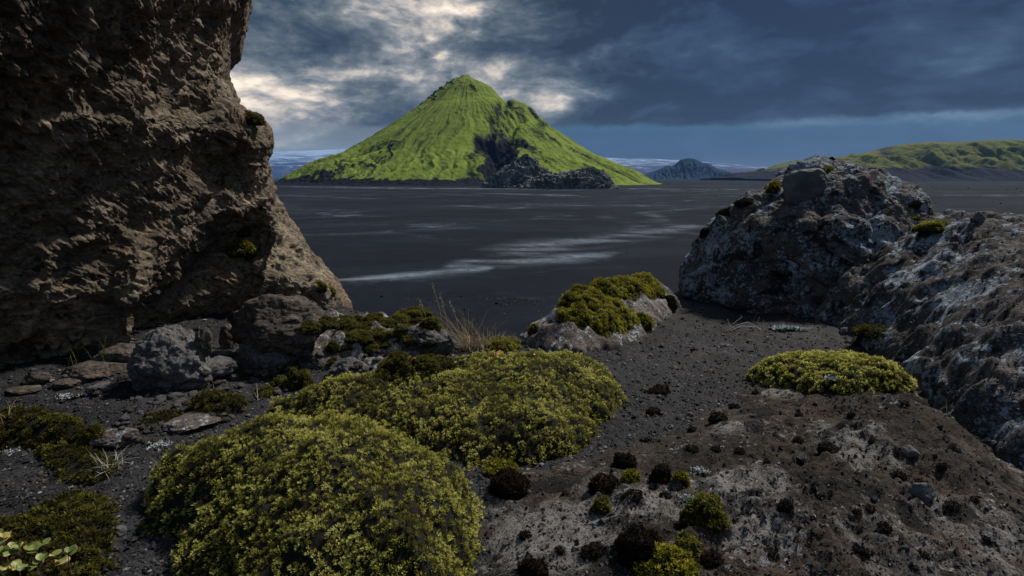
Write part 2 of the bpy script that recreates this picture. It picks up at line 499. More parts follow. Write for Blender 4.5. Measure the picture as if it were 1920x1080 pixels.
def build_plain():
    th = polar_axis(760, 60); nr = 420
    r = np.geomspace(12, 60000, nr)
    T, RR = np.meshgrid(th, r)
    x = RR * np.sin(T); y = RR * np.cos(T)
    z = np.full_like(x, PLAIN_Z)
    silt = np.zeros_like(x); dark = np.zeros_like(x)
    wx = fbm(xy0(x, y, .02), 3, seed=5) * 9; wy = fbm(xy0(x, y, .02), 3, seed=9) * 9
    def ribbon(pix, w0, amp, arr, rough=.5):
        pts = [tuple(on_z(a, b, PLAIN_Z)[:2]) for a, b in pix]
        d, t = seg_dist(x + wx * .35, y + wy * .35, pts)
        w = np.interp(t, np.linspace(0, 1, len(w0)), w0)
        tex = np.clip(.5 + fbm(xy0(x * .35, y * 1.3, .11), 5, seed=21) * rough * 3.0, 0, 1)
        return np.maximum(arr, amp * np.clip(1.25 - d / (w * 1.9), 0, 1) ** 1.3 * tex)
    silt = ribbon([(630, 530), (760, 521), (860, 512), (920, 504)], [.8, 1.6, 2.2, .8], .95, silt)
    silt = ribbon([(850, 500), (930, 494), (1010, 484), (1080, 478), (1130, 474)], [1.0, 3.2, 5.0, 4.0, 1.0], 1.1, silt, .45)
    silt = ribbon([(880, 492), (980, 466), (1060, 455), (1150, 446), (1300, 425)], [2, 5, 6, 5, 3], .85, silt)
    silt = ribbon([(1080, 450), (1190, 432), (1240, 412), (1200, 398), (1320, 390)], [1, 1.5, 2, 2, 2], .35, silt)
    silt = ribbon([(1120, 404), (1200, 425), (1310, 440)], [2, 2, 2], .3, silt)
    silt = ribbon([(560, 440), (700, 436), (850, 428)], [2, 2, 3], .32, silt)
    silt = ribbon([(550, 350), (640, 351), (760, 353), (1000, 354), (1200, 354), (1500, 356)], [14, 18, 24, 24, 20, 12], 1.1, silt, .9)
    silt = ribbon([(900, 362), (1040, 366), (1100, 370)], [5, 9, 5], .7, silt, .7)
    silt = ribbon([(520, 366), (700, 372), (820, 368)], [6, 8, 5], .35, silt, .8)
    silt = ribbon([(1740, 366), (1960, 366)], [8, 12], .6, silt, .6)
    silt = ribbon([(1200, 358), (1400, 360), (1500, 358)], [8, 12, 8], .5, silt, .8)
    # shallow relief close in
    z = z + fbm(xy0(x, y, .06), 4, seed=3) * .25 * sstep(200, 40, RR)
    dark = np.clip(sstep(.02, .30, fbm(xy0(x, y, .05), 4, seed=31)), 0, 1)
    V = np.stack([x, y, z], -1).reshape(-1, 3)
    F = grid_faces(len(th), nr, True)
    c0 = len(V); V = np.vstack([V, [[0, 0, PLAIN_Z]]])
    tri = np.array([[c0, i, (i + 1) % len(th)] for i in range(len(th))])
    def f(g):
        c = g.coord('Object'); s = g.attr('silt')
        dist = g.noise(c, .012, 4, .6, 0, 1)
        cw = g.vadd(c, g.vscale(dist, 60))
        st = g.noise(g.mapping(cw, (.6, 1.0, 1), (0, 0, R(20))), .055, 9, .66, .9)
        st2 = g.noise(g.mapping(cw, (.5, 1.0, 1), (0, 0, R(-15))), .016, 8, .65, 1.2)
        fine = g.noise(c, .9, 6, .7); veryfar = g.noise(g.mapping(c, (.15, .7, 1)), .006, 8, .7, 1.)
        cn = g.noise(g.mapping(cw, (.55, 1.0, 1), (0, 0, R(20))), .022, 3, .45, .6); cn2 = g.noise(g.mapping(cw, (.5, 1.0, 1), (0, 0, R(-25)), (50, 9, 0)), .010, 3, .5, .9)
        ch = (((cn - .5) / .014).pow(2.0) * -1.0).exp() * .5 + (((cn2 - .52) / .010).pow(2.0) * -1.0).exp() * .6
        v = st * .25 + st2 * .35 + veryfar * .30 + .05 + ch * fine.step(.2, .8) * .20
        col = g.ramp(v.clamp(), [(.40, (.0034, .0050, .0100)), (.49, (.0068, .0096, .0170)), (.56, (.0140, .0190, .0310)), (.64, (.065, .085, .125))])
        col = g.mul(col, g.ramp(fine, [(.3, (.75, .75, .78)), (.7, (1.25, 1.25, 1.25))]))
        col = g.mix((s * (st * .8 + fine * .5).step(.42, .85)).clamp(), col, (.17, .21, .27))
        h = fine * .4 + st * .5
        return col, g.bump(h, .5, .5), .95
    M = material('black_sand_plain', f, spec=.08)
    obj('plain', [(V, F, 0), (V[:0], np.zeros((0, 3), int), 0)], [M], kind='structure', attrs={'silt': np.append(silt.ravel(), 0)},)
build_plain()


# ------------------------------------------------------------------ mountains
def spine_hill(name, prof, yc, depth, mat, kind=None, label=None, cat=None, seed=1, nx=420, ny=220, gully=.08, front_pow=1.3, sink=6, group=None, extra=None):
    """range whose skyline follows prof (photo pixels) at distance yc and falls away to the plain in front and behind"""
    P = at_y([p[0] for p in prof], [p[1] for p in prof], yc)
    xs = np.linspace(P[0, 0], P[-1, 0], nx); zs = np.interp(xs, P[:, 0], P[:, 2]) - PLAIN_Z
    k = np.ones(9) / 9; zs = np.convolve(np.pad(zs, 4, 'edge'), k, 'valid')
    t = np.linspace(-1, 1, ny)
    X, T = np.meshgrid(xs, t)
    H = np.interp(X, xs, zs)
    Y = yc + T * depth
    zmax = zs.max()
    prof_t = (1 - np.abs(T)) ** front_pow
    n = fbm(np.stack([X / depth * 5, T * 1.4, X * 0 + seed], -1), 6, seed=seed, ridge=True)
    n2 = fbm(np.stack([X / depth * 3, T * 3, X * 0 + seed], -1), 6, seed=seed + 3)
    Z = H * prof_t
    env = np.clip(1 - np.abs(T), 0, 1) * np.clip(np.abs(T) * 2.0, 0.0, 1) ** 1.3
    Z = Z + (n * gully + n2 * gully * .8) * zmax * env * 1.6 * np.clip(H / zmax * 2, 0, 1)
    Z = PLAIN_Z - sink + np.maximum(Z, 0) * (1 + sink / np.maximum(H, 1))
    V = np.stack([X, Y, Z], -1)
    return V, n, n2, T

def build_glacier():
    for i, prof in enumerate([[(200, 292), (420, 288), (520, 284), (580, 282), (660, 279), (760, 280), (900, 287), (1000, 292), (1110, 295), (1150, 296), (1230, 298), (1300, 302), (1380, 308), (1440, 314), (1560, 320), (1700, 326)]]):
        V, n, n2, T = spine_hill('glacier', prof, 9500, 3300, None, seed=4, gully=.05, front_pow=.9, sink=20)
        def f(g):
            c = g.coord('Object'); z = g.sep(c)[2]
            a = g.noise(g.mapping(c, (.35, .35, 3.5)), .009, 9, .74, .8); b = g.noise(g.mapping(c, (1, 1, 5)), .0012, 6, .6, .5)
            z2 = (z + (b - .5) * 260) / 400.0
            snow = (a * 1.3 + z2 * .45 + b * .35).step(.93, 1.30)
            return g.mix(snow, (.006, .030, .120), (.26, .38, .58)), None  # distance haze mixed into the blue of ice and snow
        obj('glacier', [(V, grid_faces(V.shape[1], V.shape[0]), 0)], [material('snow_streaked_ice', f)], kind='structure')
    # low foothills before the ice, haze painted into their dark blue
    for prof, yc, dp, sd in (([(420, 338), (520, 330), (600, 326), (700, 330)], 6500, 600, 6),
                             ([(1130, 338), (1200, 326), (1240, 318), (1262, 309), (1290, 310), (1340, 316), (1400, 318), (1460, 320), (1540, 326), (1640, 334)], 6300, 900, 7)):
        V, n, n2, T = spine_hill('hills', prof, yc, dp, None, seed=sd, gully=.06, sink=10)
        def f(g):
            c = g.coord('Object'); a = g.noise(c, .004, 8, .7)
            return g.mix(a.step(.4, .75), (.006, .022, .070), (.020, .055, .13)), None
        obj('hills', [(V, grid_faces(V.shape[1], V.shape[0]), 0)], [material('far_lava_haze_tint', f)], kind='structure')
build_glacier()

def green_hill_mat(name, green, green2, rock, ridge_sun=None):
    def f(g):
        c = g.coord('Object'); m = g.attr('rock'); gu = g.attr('gully')
        a = g.noise(c, .012, 7, .62, .5); b = g.noise(c, .06, 8, .7); e = g.noise(c, .35, 4, .7)
        col = g.mix((a * .6 + b * .4).step(.40, .60), green, green2)
        col = g.mul(col, g.ramp(b, [(.3, (.72, .74, .74)), (.7, (1.25, 1.22, 1.2))]))
        if ridge_sun: col = g.mix(gu.step(.15, .75) * .5, col, ridge_sun)  # sun on the ridge crests painted as a paler green
        rk = (m + (b - .5) * 1.3 + (e - .5) * .8).step(.22, .72)
        rc = g.mul(rock, g.ramp(b * .5 + e * .5, [(.3, (.5, .5, .5)), (.7, (1.8, 1.8, 1.9))]))
        col = g.mix(rk, col, rc)
        return col, g.bump(b * .6 + e * .3 + rk * -.2, 6.0, .9), .95
    return material(name, f, spec=.1)

def build_cone():
    D = 1500.0
    sil = [(520, 347), (540, 343), (570, 331), (600, 318), (650, 297), (700, 262), (740, 232), (790, 200), (815, 175), (845, 150), (868, 141), (877, 138)]
    sir = [(877, 138), (886, 146), (905, 153), (922, 163), (934, 178), (950, 189), (975, 192), (992, 200), (1010, 217), (1030, 238), (1070, 265), (1110, 290), (1150, 310), (1190, 326), (1215, 336), (1235, 345)]
    top = at_y(877, 138, D)
    cx, cy = top[0], D
    L = at_y([p[0] for p in sil], [p[1] for p in sil], D); Rr = at_y([p[0] for p in sir], [p[1] for p in sir], D)
    rl = (cx - L[:, 0])[::-1]; zl = (L[:, 2] - PLAIN_Z)[::-1]
    rr = Rr[:, 0] - cx; zr = Rr[:, 2] - PLAIN_Z
    Hh = top[2] - PLAIN_Z
    nt, nr = 900, 420
    th = np.linspace(0, 2 * np.pi, nt, endpoint=False)
    # dense towards the viewer (theta=-90)
    th = th + .45 * np.sin(th + np.pi / 2) * 0
    Rm = 520.0
    r = np.linspace(0, 1, nr) ** 1.05 * Rm
    T, RR = np.meshgrid(th, r)
    c = np.cos(T); s = np.sin(T)
    wR = sstep(-.75, .75, c)
    # footprint squeezed in depth a little
    zL = np.interp(RR, rl, zl); zR = np.interp(RR, rr, zr)
    Zf = Hh * np.clip(1 - RR / 470, 0, 1) ** 1.12
    front = np.clip(-s, 0, 1) ** 2
    Z = (zL * (1 - wR) + zR * wR) * (1 - .5 * front) + Zf * .5 * front
    Z = np.where(RR > 430, Z * sstep(520, 430, RR), Z)
    X = cx + RR * c; Y = cy + RR * s * .96
    rn = RR / Rm
    T0 = T; T = T + (.09 * fbm(np.stack([X * .008, Y * .008, rn * 2], -1), 3, seed=10) + .02 * fbm(np.stack([X * .04, Y * .04, rn * 3], -1), 3, seed=14)) * sstep(.1, .4, rn)
    q = np.stack([np.cos(T) * 5, np.sin(T) * 5, rn * 2.6], -1)
    gul = fbm(q, 4, seed=11, ridge=True)
    fine = fbm(np.stack([np.cos(T) * 19, np.sin(T) * 19, rn * 3.0], -1), 4, seed=12, ridge=True)
    vfine = fbm(np.stack([np.cos(T) * 48, np.sin(T) * 48, rn * 5], -1), 3, seed=19, ridge=True)
    gen = fbm(np.stack([X * .012, Y * .012, rn * 4], -1), 6, seed=13)
    envl = sstep(.03, .45, rn) * sstep(1.0, .8, rn)
    leftlow = sstep(-.15, -.8, c) * sstep(.35, .7, rn)
    Z = Z + gul * envl * (4 + 15 * leftlow) + fine * envl * (1.2 + 4.8 * sstep(.5, .8, rn)) + vfine * envl * (.3 + sstep(.5, .8, rn) * 2.8) + gen * 3.5 * sstep(.02, .15, rn) * sstep(1, .85, rn)
    # straight gully and crag on the viewer's side, right of the summit
    P = np.stack([X, Y, PLAIN_Z + Z], -1)
    sx, sy = project(P)
    facing = (s < .1)
    wv = fbm(np.stack([X * .02, Z * .03, rn * 0 + 2], -1), 4, seed=41) * 26
    def blob(px, py, ax, ay, rot=0):
        dx = sx + wv - px; dy = sy + wv * .5 - py; cr, sr = math.cos(rot), math.sin(rot)
        u = (dx * cr + dy * sr) / ax; v = (-dx * sr + dy * cr) / ay
        return np.exp(-(u * u + v * v))
    rock = np.zeros_like(X); carve = np.zeros_like(X)
    for px, py, ax, ay, ro, am in ((935, 285, 34, 46, 0, 1.9), (912, 275, 14, 36, 0, .8), (952, 262, 18, 30, 0, 1.1), (930, 235, 15, 22, .2, .8), (938, 205, 12, 25, -.3, .7),
                                  (905, 310, 14, 26, 0, .8), (985, 270, 30, 9, .5, .9), (1010, 250, 18, 12, .3, .55), (1015, 232, 9, 32, -.75, .6), (960, 195, 18, 10, 0, .6), (1000, 212, 16, 8, .8, .8),
                                  (888, 165, 8, 14, -.4, .55), (873, 175, 3, 12, .3, .35), (826, 165, 34, 4, -.75, .9), (800, 190, 25, 3, -.7, .8), (950, 330, 40, 16, 0, .8), (868, 148, 14, 5, -.6, .5),
                                  (730, 285, 38, 4, -.85, .8), (700, 300, 34, 5, -.75, .7), (665, 305, 40, 5, -.5, .8), (620, 322, 45, 6, -.35, .9), (645, 327, 30, 5, -.35, .7), (600, 334, 50, 6, -.2, .9), (860, 205, 6, 14, .5, .5), (790, 300, 5, 26, .5, .4), (1120, 318, 50, 3.5, .45, .5),
                                  (1040, 262, 34, 5, .72, .6), (1085, 285, 30, 3.5, .55, .5)):
        rock = np.maximum(rock, blob(px, py, ax, ay, ro) * am * facing)
    carve = (blob(935, 285, 20, 60, 0) + blob(960, 230, 14, 40, -.2) * .7) * facing
    Z = Z - carve * 38
    rough = np.clip(rock, 0, 1) * facing
    Z = Z + rough * fbm(np.stack([X * .05, Y * .05, Z * .05], -1), 5, seed=51, ridge=True) * 9
    # bare dark foot of the cone and dark gully floors
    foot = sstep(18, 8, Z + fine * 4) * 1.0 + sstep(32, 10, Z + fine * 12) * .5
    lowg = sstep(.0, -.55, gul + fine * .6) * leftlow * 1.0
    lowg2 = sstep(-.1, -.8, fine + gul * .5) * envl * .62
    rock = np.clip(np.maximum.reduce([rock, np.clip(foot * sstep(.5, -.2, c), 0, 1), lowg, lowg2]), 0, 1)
    V = np.stack([X, Y, PLAIN_Z - 1.5 + Z], -1)
    M = green_hill_mat('moss_green_slope', (.024, .048, .010), (.125, .185, .026), (.006, .008, .013), ridge_sun=(.24, .31, .044))
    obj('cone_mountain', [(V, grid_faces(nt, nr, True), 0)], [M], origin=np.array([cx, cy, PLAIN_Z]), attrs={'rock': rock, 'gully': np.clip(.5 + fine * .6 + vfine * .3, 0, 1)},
        label='steep bright green cone mountain with a dark gully, rising alone from the black plain', cat='mountain')
build_cone()

def build_hills():
    M = green_hill_mat('dull_green_slope', (.018, .028, .007), (.085, .105, .020), (.005, .008, .017), ridge_sun=(.14, .155, .028))
    V, n, n2, T = spine_hill('hills', [(1370, 333), (1420, 322), (1500, 303), (1560, 296), (1620, 287), (1660, 276), (1700, 269), (1740, 266), (1800, 266), (1850, 262), (1900, 261), (1990, 266), (2150, 268), (2400, 300), (2600, 335)], 3000, 700, None,
                             seed=23, nx=700, ny=360, gully=.30, front_pow=.85, sink=8)
    rel = (V[..., 2] - PLAIN_Z) / 190
    rock = np.clip(sstep(.40, .22, rel + n2 * .12) + sstep(-.1, -.6, n) * .6, 0, 1)
    obj('hills', [(V, grid_faces(V.shape[1], V.shape[0]), 0)], [M], kind='structure', attrs={'rock': rock, 'gully': np.clip(.5 + n * .8, 0, 1)})
    # small hill in the distance, its blue painted in as haze
    V, n, n2, T = spine_hill('hill', [(1200, 330), (1232, 319), (1252, 310), (1262, 311), (1276, 299), (1290, 296), (1304, 298), (1318, 305), (1328, 306), (1346, 316), (1375, 325), (1405, 331)], 5200, 260, None, seed=33, nx=260, ny=160, gully=.20, sink=8)
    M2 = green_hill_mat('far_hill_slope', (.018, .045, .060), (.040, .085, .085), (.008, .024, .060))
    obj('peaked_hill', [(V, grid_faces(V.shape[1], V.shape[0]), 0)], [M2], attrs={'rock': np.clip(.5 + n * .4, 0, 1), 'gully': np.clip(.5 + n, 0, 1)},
        label='small peaked blue green hill on the horizon before the glacier', cat='hill')
build_hills()


# ------------------------------------------------------------------ rocks
def profile_rock(name, sil, Y0, depth, mat, label, cat='rock', nt=360, nz=220, disp=.08, freq=1.6, seed=1, top_back=0.0, power=2.3, group=None, reg=True, octs=7, cells=.0, bot_ext=0.0, ridge=.5, attrs_fn=None, sdrop=0):
    """rock whose outline follows sil = [(py, left px, right px) ...] from the top down; elliptical plan of the given depth"""
    sil = np.array(sil, float); sil[0, 0] += sdrop; 
    t = np.linspace(0, 1, nz) ** 1.35
    py = sil[0, 0] + (sil[-1, 0] - sil[0, 0]) * t
    l = np.interp(py, sil[:, 0], sil[:, 1]); r = np.interp(py, sil[:, 0], sil[:, 2])
    PL = at_y(l, py, Y0); PR = at_y(r, py, Y0)
    a = (PR[:, 0] - PL[:, 0]) / 2; cx = (PR[:, 0] + PL[:, 0]) / 2; zz = PL[:, 2]
    am = a.max()
    th = np.linspace(0, 2 * np.pi, nt, endpoint=False)
    b = depth * (np.clip(a / am, 0, 1)) ** .75
    ce = np.sign(np.cos(th)) * np.abs(np.cos(th)) ** (2 / power); se = np.sign(np.sin(th)) * np.abs(np.sin(th)) ** (2 / power)
    X = cx[:, None] + a[:, None] * ce[None]; Y = Y0 + top_back * (1 - t)[:, None] + b[:, None] * se[None]
    Z = zz[:, None] + 0 * X
    P = np.stack([X, Y, Z], -1)
    n = -grid_normals(np.concatenate([P, P[:, :1]], 1))[:, :-1]
    cvec = P - np.array([cx.mean(), Y0, zz.mean()])
    flip = np.sign((n * cvec).sum(-1).mean()); n = n * flip
    s = am
    d = fbm(P * freq / s, octs, seed=seed, gain=.52) * (1 - ridge) + fbm(P * freq * 1.3 / s, octs, seed=seed + 5, ridge=True, gain=.5) * ridge
    if cells > 0:
        w1, w2, cid = worley(P * freq * 1.6 / s + fbm(P * 3 / s, 3, seed=seed)[..., None] * .3, seed)
        d = d + (np.clip((w2 - w1) * 2.2, 0, 1) - .6) * cells + (cid - .5) * cells * .8
    P = P + n * (d * disp * s)[..., None]
    F = grid_faces(nt, nz, True)
    if reg: register(P, F)
    return obj(name, [(P, F, 0)], [mat], label=label, cat=cat, group=group)

def stone(center, size, seed, ns=40, planes=14, disp=.05, flat=.0, rotz=None):
    """angular stone: sphere cut by random planes"""
    r = np.random.default_rng(seed)
    nt, nz = ns, ns // 2 + 2
    th = np.linspace(0, 2 * np.pi, nt, endpoint=False); ph = np.linspace(0, np.pi, nz)
    T, Ph = np.meshgrid(th, ph)
    d = np.stack([np.cos(T) * np.sin(Ph), np.sin(T) * np.sin(Ph), np.cos(Ph)], -1)
    n = r.normal(size=(planes, 3)); n /= np.linalg.norm(n, axis=1, keepdims=True)
    k = r.uniform(.72, 1.0, planes)
    dots = np.maximum(np.einsum('abk,pk->abp', d, n), 1e-3)
    rad = np.minimum(1.12, ((k / dots) ** -14).sum(-1) ** (-1 / 14))
    P = d * rad[..., None]
    P = P * (1 + disp * fbm(P * 2.6 + seed, 5, seed=seed)[..., None])
    a = r.uniform(0, 6.28) if rotz is None else rotz
    P = P * np.array(size)
    P = np.stack([P[..., 0] * math.cos(a) - P[..., 1] * math.sin(a), P[..., 0] * math.sin(a) + P[..., 1] * math.cos(a), P[..., 2]], -1)
    return P + np.array(center), grid_faces(nt, nz, True)[:, ::-1]


# ---- outcrop on the plain
def grey_far(g):
    c = g.coord('Object'); a = g.noise(c, .06, 8, .72, .5); b = g.noise(c, .4, 6, .7)
    col = g.ramp((a * .5 + b * .5), [(.38, (.022, .026, .030)), (.5, (.085, .098, .105)), (.60, (.26, .29, .30))])
    return col, g.bump(a * .5 + b * .4, 5, 1.0), .9
M_far = material('rough_grey_lava', grey_far, spec=.1)
profile_rock('lava_crag', [(290, 985, 987), (294, 979, 991), (300, 969, 999), (308, 958, 1008), (318, 943, 1022), (330, 926, 1044), (342, 912, 1075), (352, 902, 1095)], 850, 40, M_far,
             'taller pointed grey lava crag standing at the foot of the green cone mountain', 'crag', disp=.09, freq=5.0, seed=61, reg=False, nt=420, cells=.3)
profile_rock('lava_crag', [(315, 1104, 1112), (318, 1090, 1120), (322, 1074, 1128), (327, 1040, 1134), (330, 1015, 1139), (340, 990, 1146), (354, 970, 1160)], 800, 34, M_far,
             'lower long dark lava ridge right of the pointed grey crag', 'crag', disp=.07, freq=7.0, seed=62, reg=False, nt=420, cells=.3)

# ------------------------------------------------------------------ ground of the ledge
def yedge(x):
    return np.interp(x, [-12, -4, -2.2, -1.2, -.3, .2, .8, 1.8, 3, 6, 12], [9, 8, 5.9, 5.3, 4.75, 4.75, 5.4, 6.3, 7.4, 8.5, 10])
def Gz(x, y):
    x = np.asarray(x, float); y = np.asarray(y, float)
    z = -1.35 + .05 * fbm(xy0(x, y, .8), 3, seed=71) + .018 * fbm(xy0(x, y, 4.0), 3, seed=72)
    z = z + .10 * sstep(3.6, 6.2, y) * sstep(.5, 2.5, x)           # path climbs a little to the brow
    z = z - .55 * sstep(1.35, 3.2, x) * sstep(3.2, 1.0, y) * .5
    z = z + .10 * sstep(-.6, -2.2, x) * sstep(2.4, 4.0, y)
    over = np.maximum(y - yedge(x) - .12 * fbm(xy0(x, y, 1.7), 3, seed=73), 0)
    z = z - np.where(over > 0, over * 1.0 + over ** 2 * .9, 0)
    z = np.maximum(z, PLAIN_Z - 2)
    side = np.maximum(np.abs(x) - 11, 0) + np.maximum(-y - 8, 0)
    z = z - side * 1.5
    return np.maximum(z, PLAIN_Z - 2)

def build_ground():
    th = polar_axis(820, 90, 58); nr = 430
    r = np.concatenate([[0.25], np.geomspace(.9, 9, nr - 60), np.geomspace(9.2, 40, 59)])
    T, RR = np.meshgrid(th, r)
    x = RR * np.sin(T); y = RR * np.cos(T)
    z = Gz(x, y)
    near = sstep(9, 5, RR)
    w1, w2, cid = worley(xy0(x, y, 38.0), 75)
    z = z + near * (.010 * fbm(xy0(x, y, 14), 4, seed=74) + .006 * np.clip(.5 - w1, 0, 1) * (cid > .55) * 2)
    V = np.stack([x, y, z], -1)
    F = grid_faces(len(th), len(r), True)[:, ::-1]
    register(V, F)
    obj('ground', [(V, F, 0)], [M_gravel], kind='structure')
build_ground()


# ------------------------------------------------------------------ cliff on the left
def build_cliff():
    edge = np.array([(-150, 500), (-60, 480), (0, 466), (14, 455), (30, 440), (60, 431), (110, 432), (150, 431), (178, 446), (208, 452), (214, 484), (225, 498), (240, 510),
                     (268, 518), (285, 514), (302, 505), (320, 512), (350, 520), (385, 535), (430, 556), (470, 579), (505, 604), (514, 625), (522, 634), (545, 646), (575, 661), (592, 664), (640, 680), (760, 720)], float)
    nv, nu, nb = 560, 560, 90
    py = np.concatenate([np.linspace(-130, -20, 70), np.linspace(-18, 760, nv - 70)])
    pe = np.interp(py, edge[:, 0], edge[:, 1]) + 0
    s = np.concatenate([np.linspace(-.75, 0, 50)[:-1], 1 - (1 - np.linspace(0, 1, nu)) ** 1.25])
    Sg, PY = np.meshgrid(s, py)
    PE = np.repeat(pe[:, None], len(s), 1)
    PX = Sg * PE
    Y = np.interp(Sg * 660, [-500, 0, 240, 430, 560, 660], [2.75, 3.45, 4.05, 4.75, 5.3, 5.75])
    up = np.clip((700 - PY) / 700, 0, 1.6)
    # overhanging bulk above, hollow below it
    Y = Y - .75 * sstep(.25, 1.1, up) * sstep(1.02, .55, Sg)
    line = 560 - (PX - 250) * .95                                # lower lip of the overhang
    hollow = sstep(-10, 60, PY - line) * sstep(225, 275, PX) * sstep(470, 420, PX + (PY - 600) * .35) * sstep(380, 440, PY)
    Y = Y + .55 * hollow
    lobe = np.exp(-(((PX - 500) / 75) ** 2 + ((PY - 520) / 120) ** 2))
    Y = Y - .35 * lobe
    knob = np.exp(-(((PX - 478) / 32) ** 2 + ((PY - 262) / 42) ** 2)) * .25 + np.exp(-(((PX - 620) / 35) ** 2 + ((PY - 555) / 40) ** 2)) * .22
    Y = Y - knob
    cave = np.exp(-(((PX - 410) / 30) ** 2 + ((PY - 320) / 38) ** 2))
    Y = Y + .28 * cave
    Y = Y + .30 * np.exp(-(((PX - 50) / 150) ** 2 + ((PY - 665) / 60) ** 2))
    rib = np.exp(-(((PX - (250 + (PY - 560) * -.15)) / 26) ** 2)) * sstep(420, 520, PY)
    Y = Y - .22 * rib
    Y = Y + .65 * np.clip((Sg - .90) / .10, 0, 1) ** 2.2         # rounds away at the silhouette
    P = at_y(PX, PY, 1.0) * Y[..., None]
    # wrap behind
    last = P[:, -1]
    tb = np.linspace(0, 1, nb + 1)[1:] ** 1.2
    back = last[:, None, :] + np.stack([-tb * 1.6 + -.0 * tb, tb * 3.2, 0 * tb], -1)[None]
    P = np.concatenate([P, back], 1)
    n = grid_normals(P)
    if (n[200, 300] @ np.array([0, -1, 0])) < 0: n = -n
    q = P.copy()
    # grain runs down to the right
    a = R(40)
    u = q[..., 0] * .6 + q[..., 1] * .8; v = q[..., 2]
    g1 = np.stack([u * math.cos(a) - v * math.sin(a), (u * math.sin(a) + v * math.cos(a)) * 2.3, -q[..., 0] * .8 + q[..., 1] * .6], -1)
    d = fbm(q * .9, 4, seed=81) * .15 + fbm(q * 2.6, 5, seed=82, ridge=True) * .055
    fadeg = .45 + .55 * sstep(480, 380, np.pad(PY + (PX - 300) * .35, ((0, 0), (0, nb)), 'edge'))
    d = d + fbm(g1 * 5.5, 5, seed=83, ridge=True) * .019 * fadeg + fbm(g1 * 13, 4, seed=84) * .016 + fbm(q * 30, 3, seed=88) * .006
    w1, w2, cid = worley(q * 6.5 + fbm(q * 4, 3, seed=85)[..., None] * .4, 86)
    d = d - .055 * sstep(.42, .12, w1) * (cid > .62)              # pits
    d = d + .045 * np.sqrt(np.clip(.16 - w1 ** 2, 0, 1)) * 2.2 * (cid < .13)   # pebbles held in the tuff
    w1, w2, cid = worley(q * 2.0 + 5, 87)
    low = sstep(330, 450, np.pad(PY, ((0, 0), (0, nb)), 'edge'))
    d = d + (np.clip((w2 - w1) * 1.6, 0, .6) - .3) * .09 * (.35 + .65 * low)
    fs = np.pad(sstep(1.0, .93, Sg), ((0, 0), (0, nb)), constant_values=0) * .6 + .4
    P = P + n * (d * fs)[..., None]
    F = grid_faces(P.shape[1], P.shape[0])
    register(P, F)
    obj('cliff', [(P, F, 0)], [M_cliff], origin=np.array([-2.6, 4.5, -1.4]),
        label='tall overhanging brown tuff cliff filling the left side, pitted and dark', cat='cliff')
build_cliff()

# ------------------------------------------------------------------ big boulder on the right
profile_rock('boulder', [(305, 1520, 1560), (308, 1492, 1590), (314, 1478, 1608), (324, 1470, 1632), (340, 1455, 1660), (352, 1438, 1678), (370, 1408, 1700), (385, 1380, 1716), (400, 1355, 1735), (416, 1338, 1765), (440, 1320, 1800), (460, 1308, 1830),
                         (490, 1296, 1850), (520, 1286, 1860), (545, 1281, 1865), (570, 1290, 1870), (600, 1330, 1860), (650, 1400, 1850)], 6.2, 1.05, M_boulder,
             'huge dark boulder blotched with pale blue lichen at the right, against the plain', 'boulder', nt=760, nz=420, disp=.065, freq=2.4, seed=94, cells=.5, power=2.2, octs=8)

# ------------------------------------------------------------------ plan-shaped slabs and mounds
def pip(x, y, poly):
    inside = np.zeros(x.shape, bool); n = len(poly)
    for i in range(n):
        x1, y1 = poly[i]; x2, y2 = poly[(i + 1) % n]
        c = ((y1 > y) != (y2 > y)) & (x < (x2 - x1) * (y - y1) / (y2 - y1 + 1e-12) + x1)
        inside ^= c
    return inside
def sdist(x, y, poly):
    d, _ = seg_dist(x, y, list(poly) + [poly[0]])
    return np.where(pip(x, y, poly), d, -d)
def smooth_poly(poly, it=2):
    P = np.array(poly, float)
    for _ in range(it):
        Q = np.roll(P, -1, 0); P = np.stack([P * .75 + Q * .25, P * .25 + Q * .75], 1).reshape(-1, 2)
    return P
def plan(pix, z=-1.35):
    return [tuple(on_z(p[0], p[1], p[2] if len(p) > 2 else z)[:2]) for p in pix]
def mound_field(poly, step, H, rad, rough=.02, rfreq=6, seed=1, wob=.04, shape=.5, margin=.06, base=Gz, extra=None):
    poly = smooth_poly(poly)
    x0, y0 = poly.min(0) - margin - .05; x1, y1 = poly.max(0) + margin + .05
    nx, ny = int((x1 - x0) / step) + 2, int((y1 - y0) / step) + 2
    X, Y = np.meshgrid(np.linspace(x0, x1, nx), np.linspace(y0, y1, ny))
    d = sdist(X, Y, [tuple(p) for p in poly]) + wob * fbm(xy0(X, Y, 5), 3, seed=seed)
    t = np.clip(d / rad, 0, 1); prof = (1 - (1 - t) ** 2) ** shape
    Z = base(X, Y) + H * prof + rough * fbm(xy0(X, Y, rfreq), 5, seed=seed + 1) * np.clip(t * 2, 0, 1)
    if extra is not None: Z = Z + extra(X, Y, d, t)
    Z = Z - np.clip(-d, 0, .2) * 1.6 - .015 * (d < 0)
    V = np.stack([X, Y, Z], -1)
    F = grid_faces(nx, ny)
    ok = (d > -margin).ravel()
    F = F[ok[F].all(1)]
    used = np.unique(F); remap = np.full(nx * ny, -1); remap[used] = np.arange(len(used))
    return V.reshape(-1, 3)[used], remap[F], d.ravel()[used]

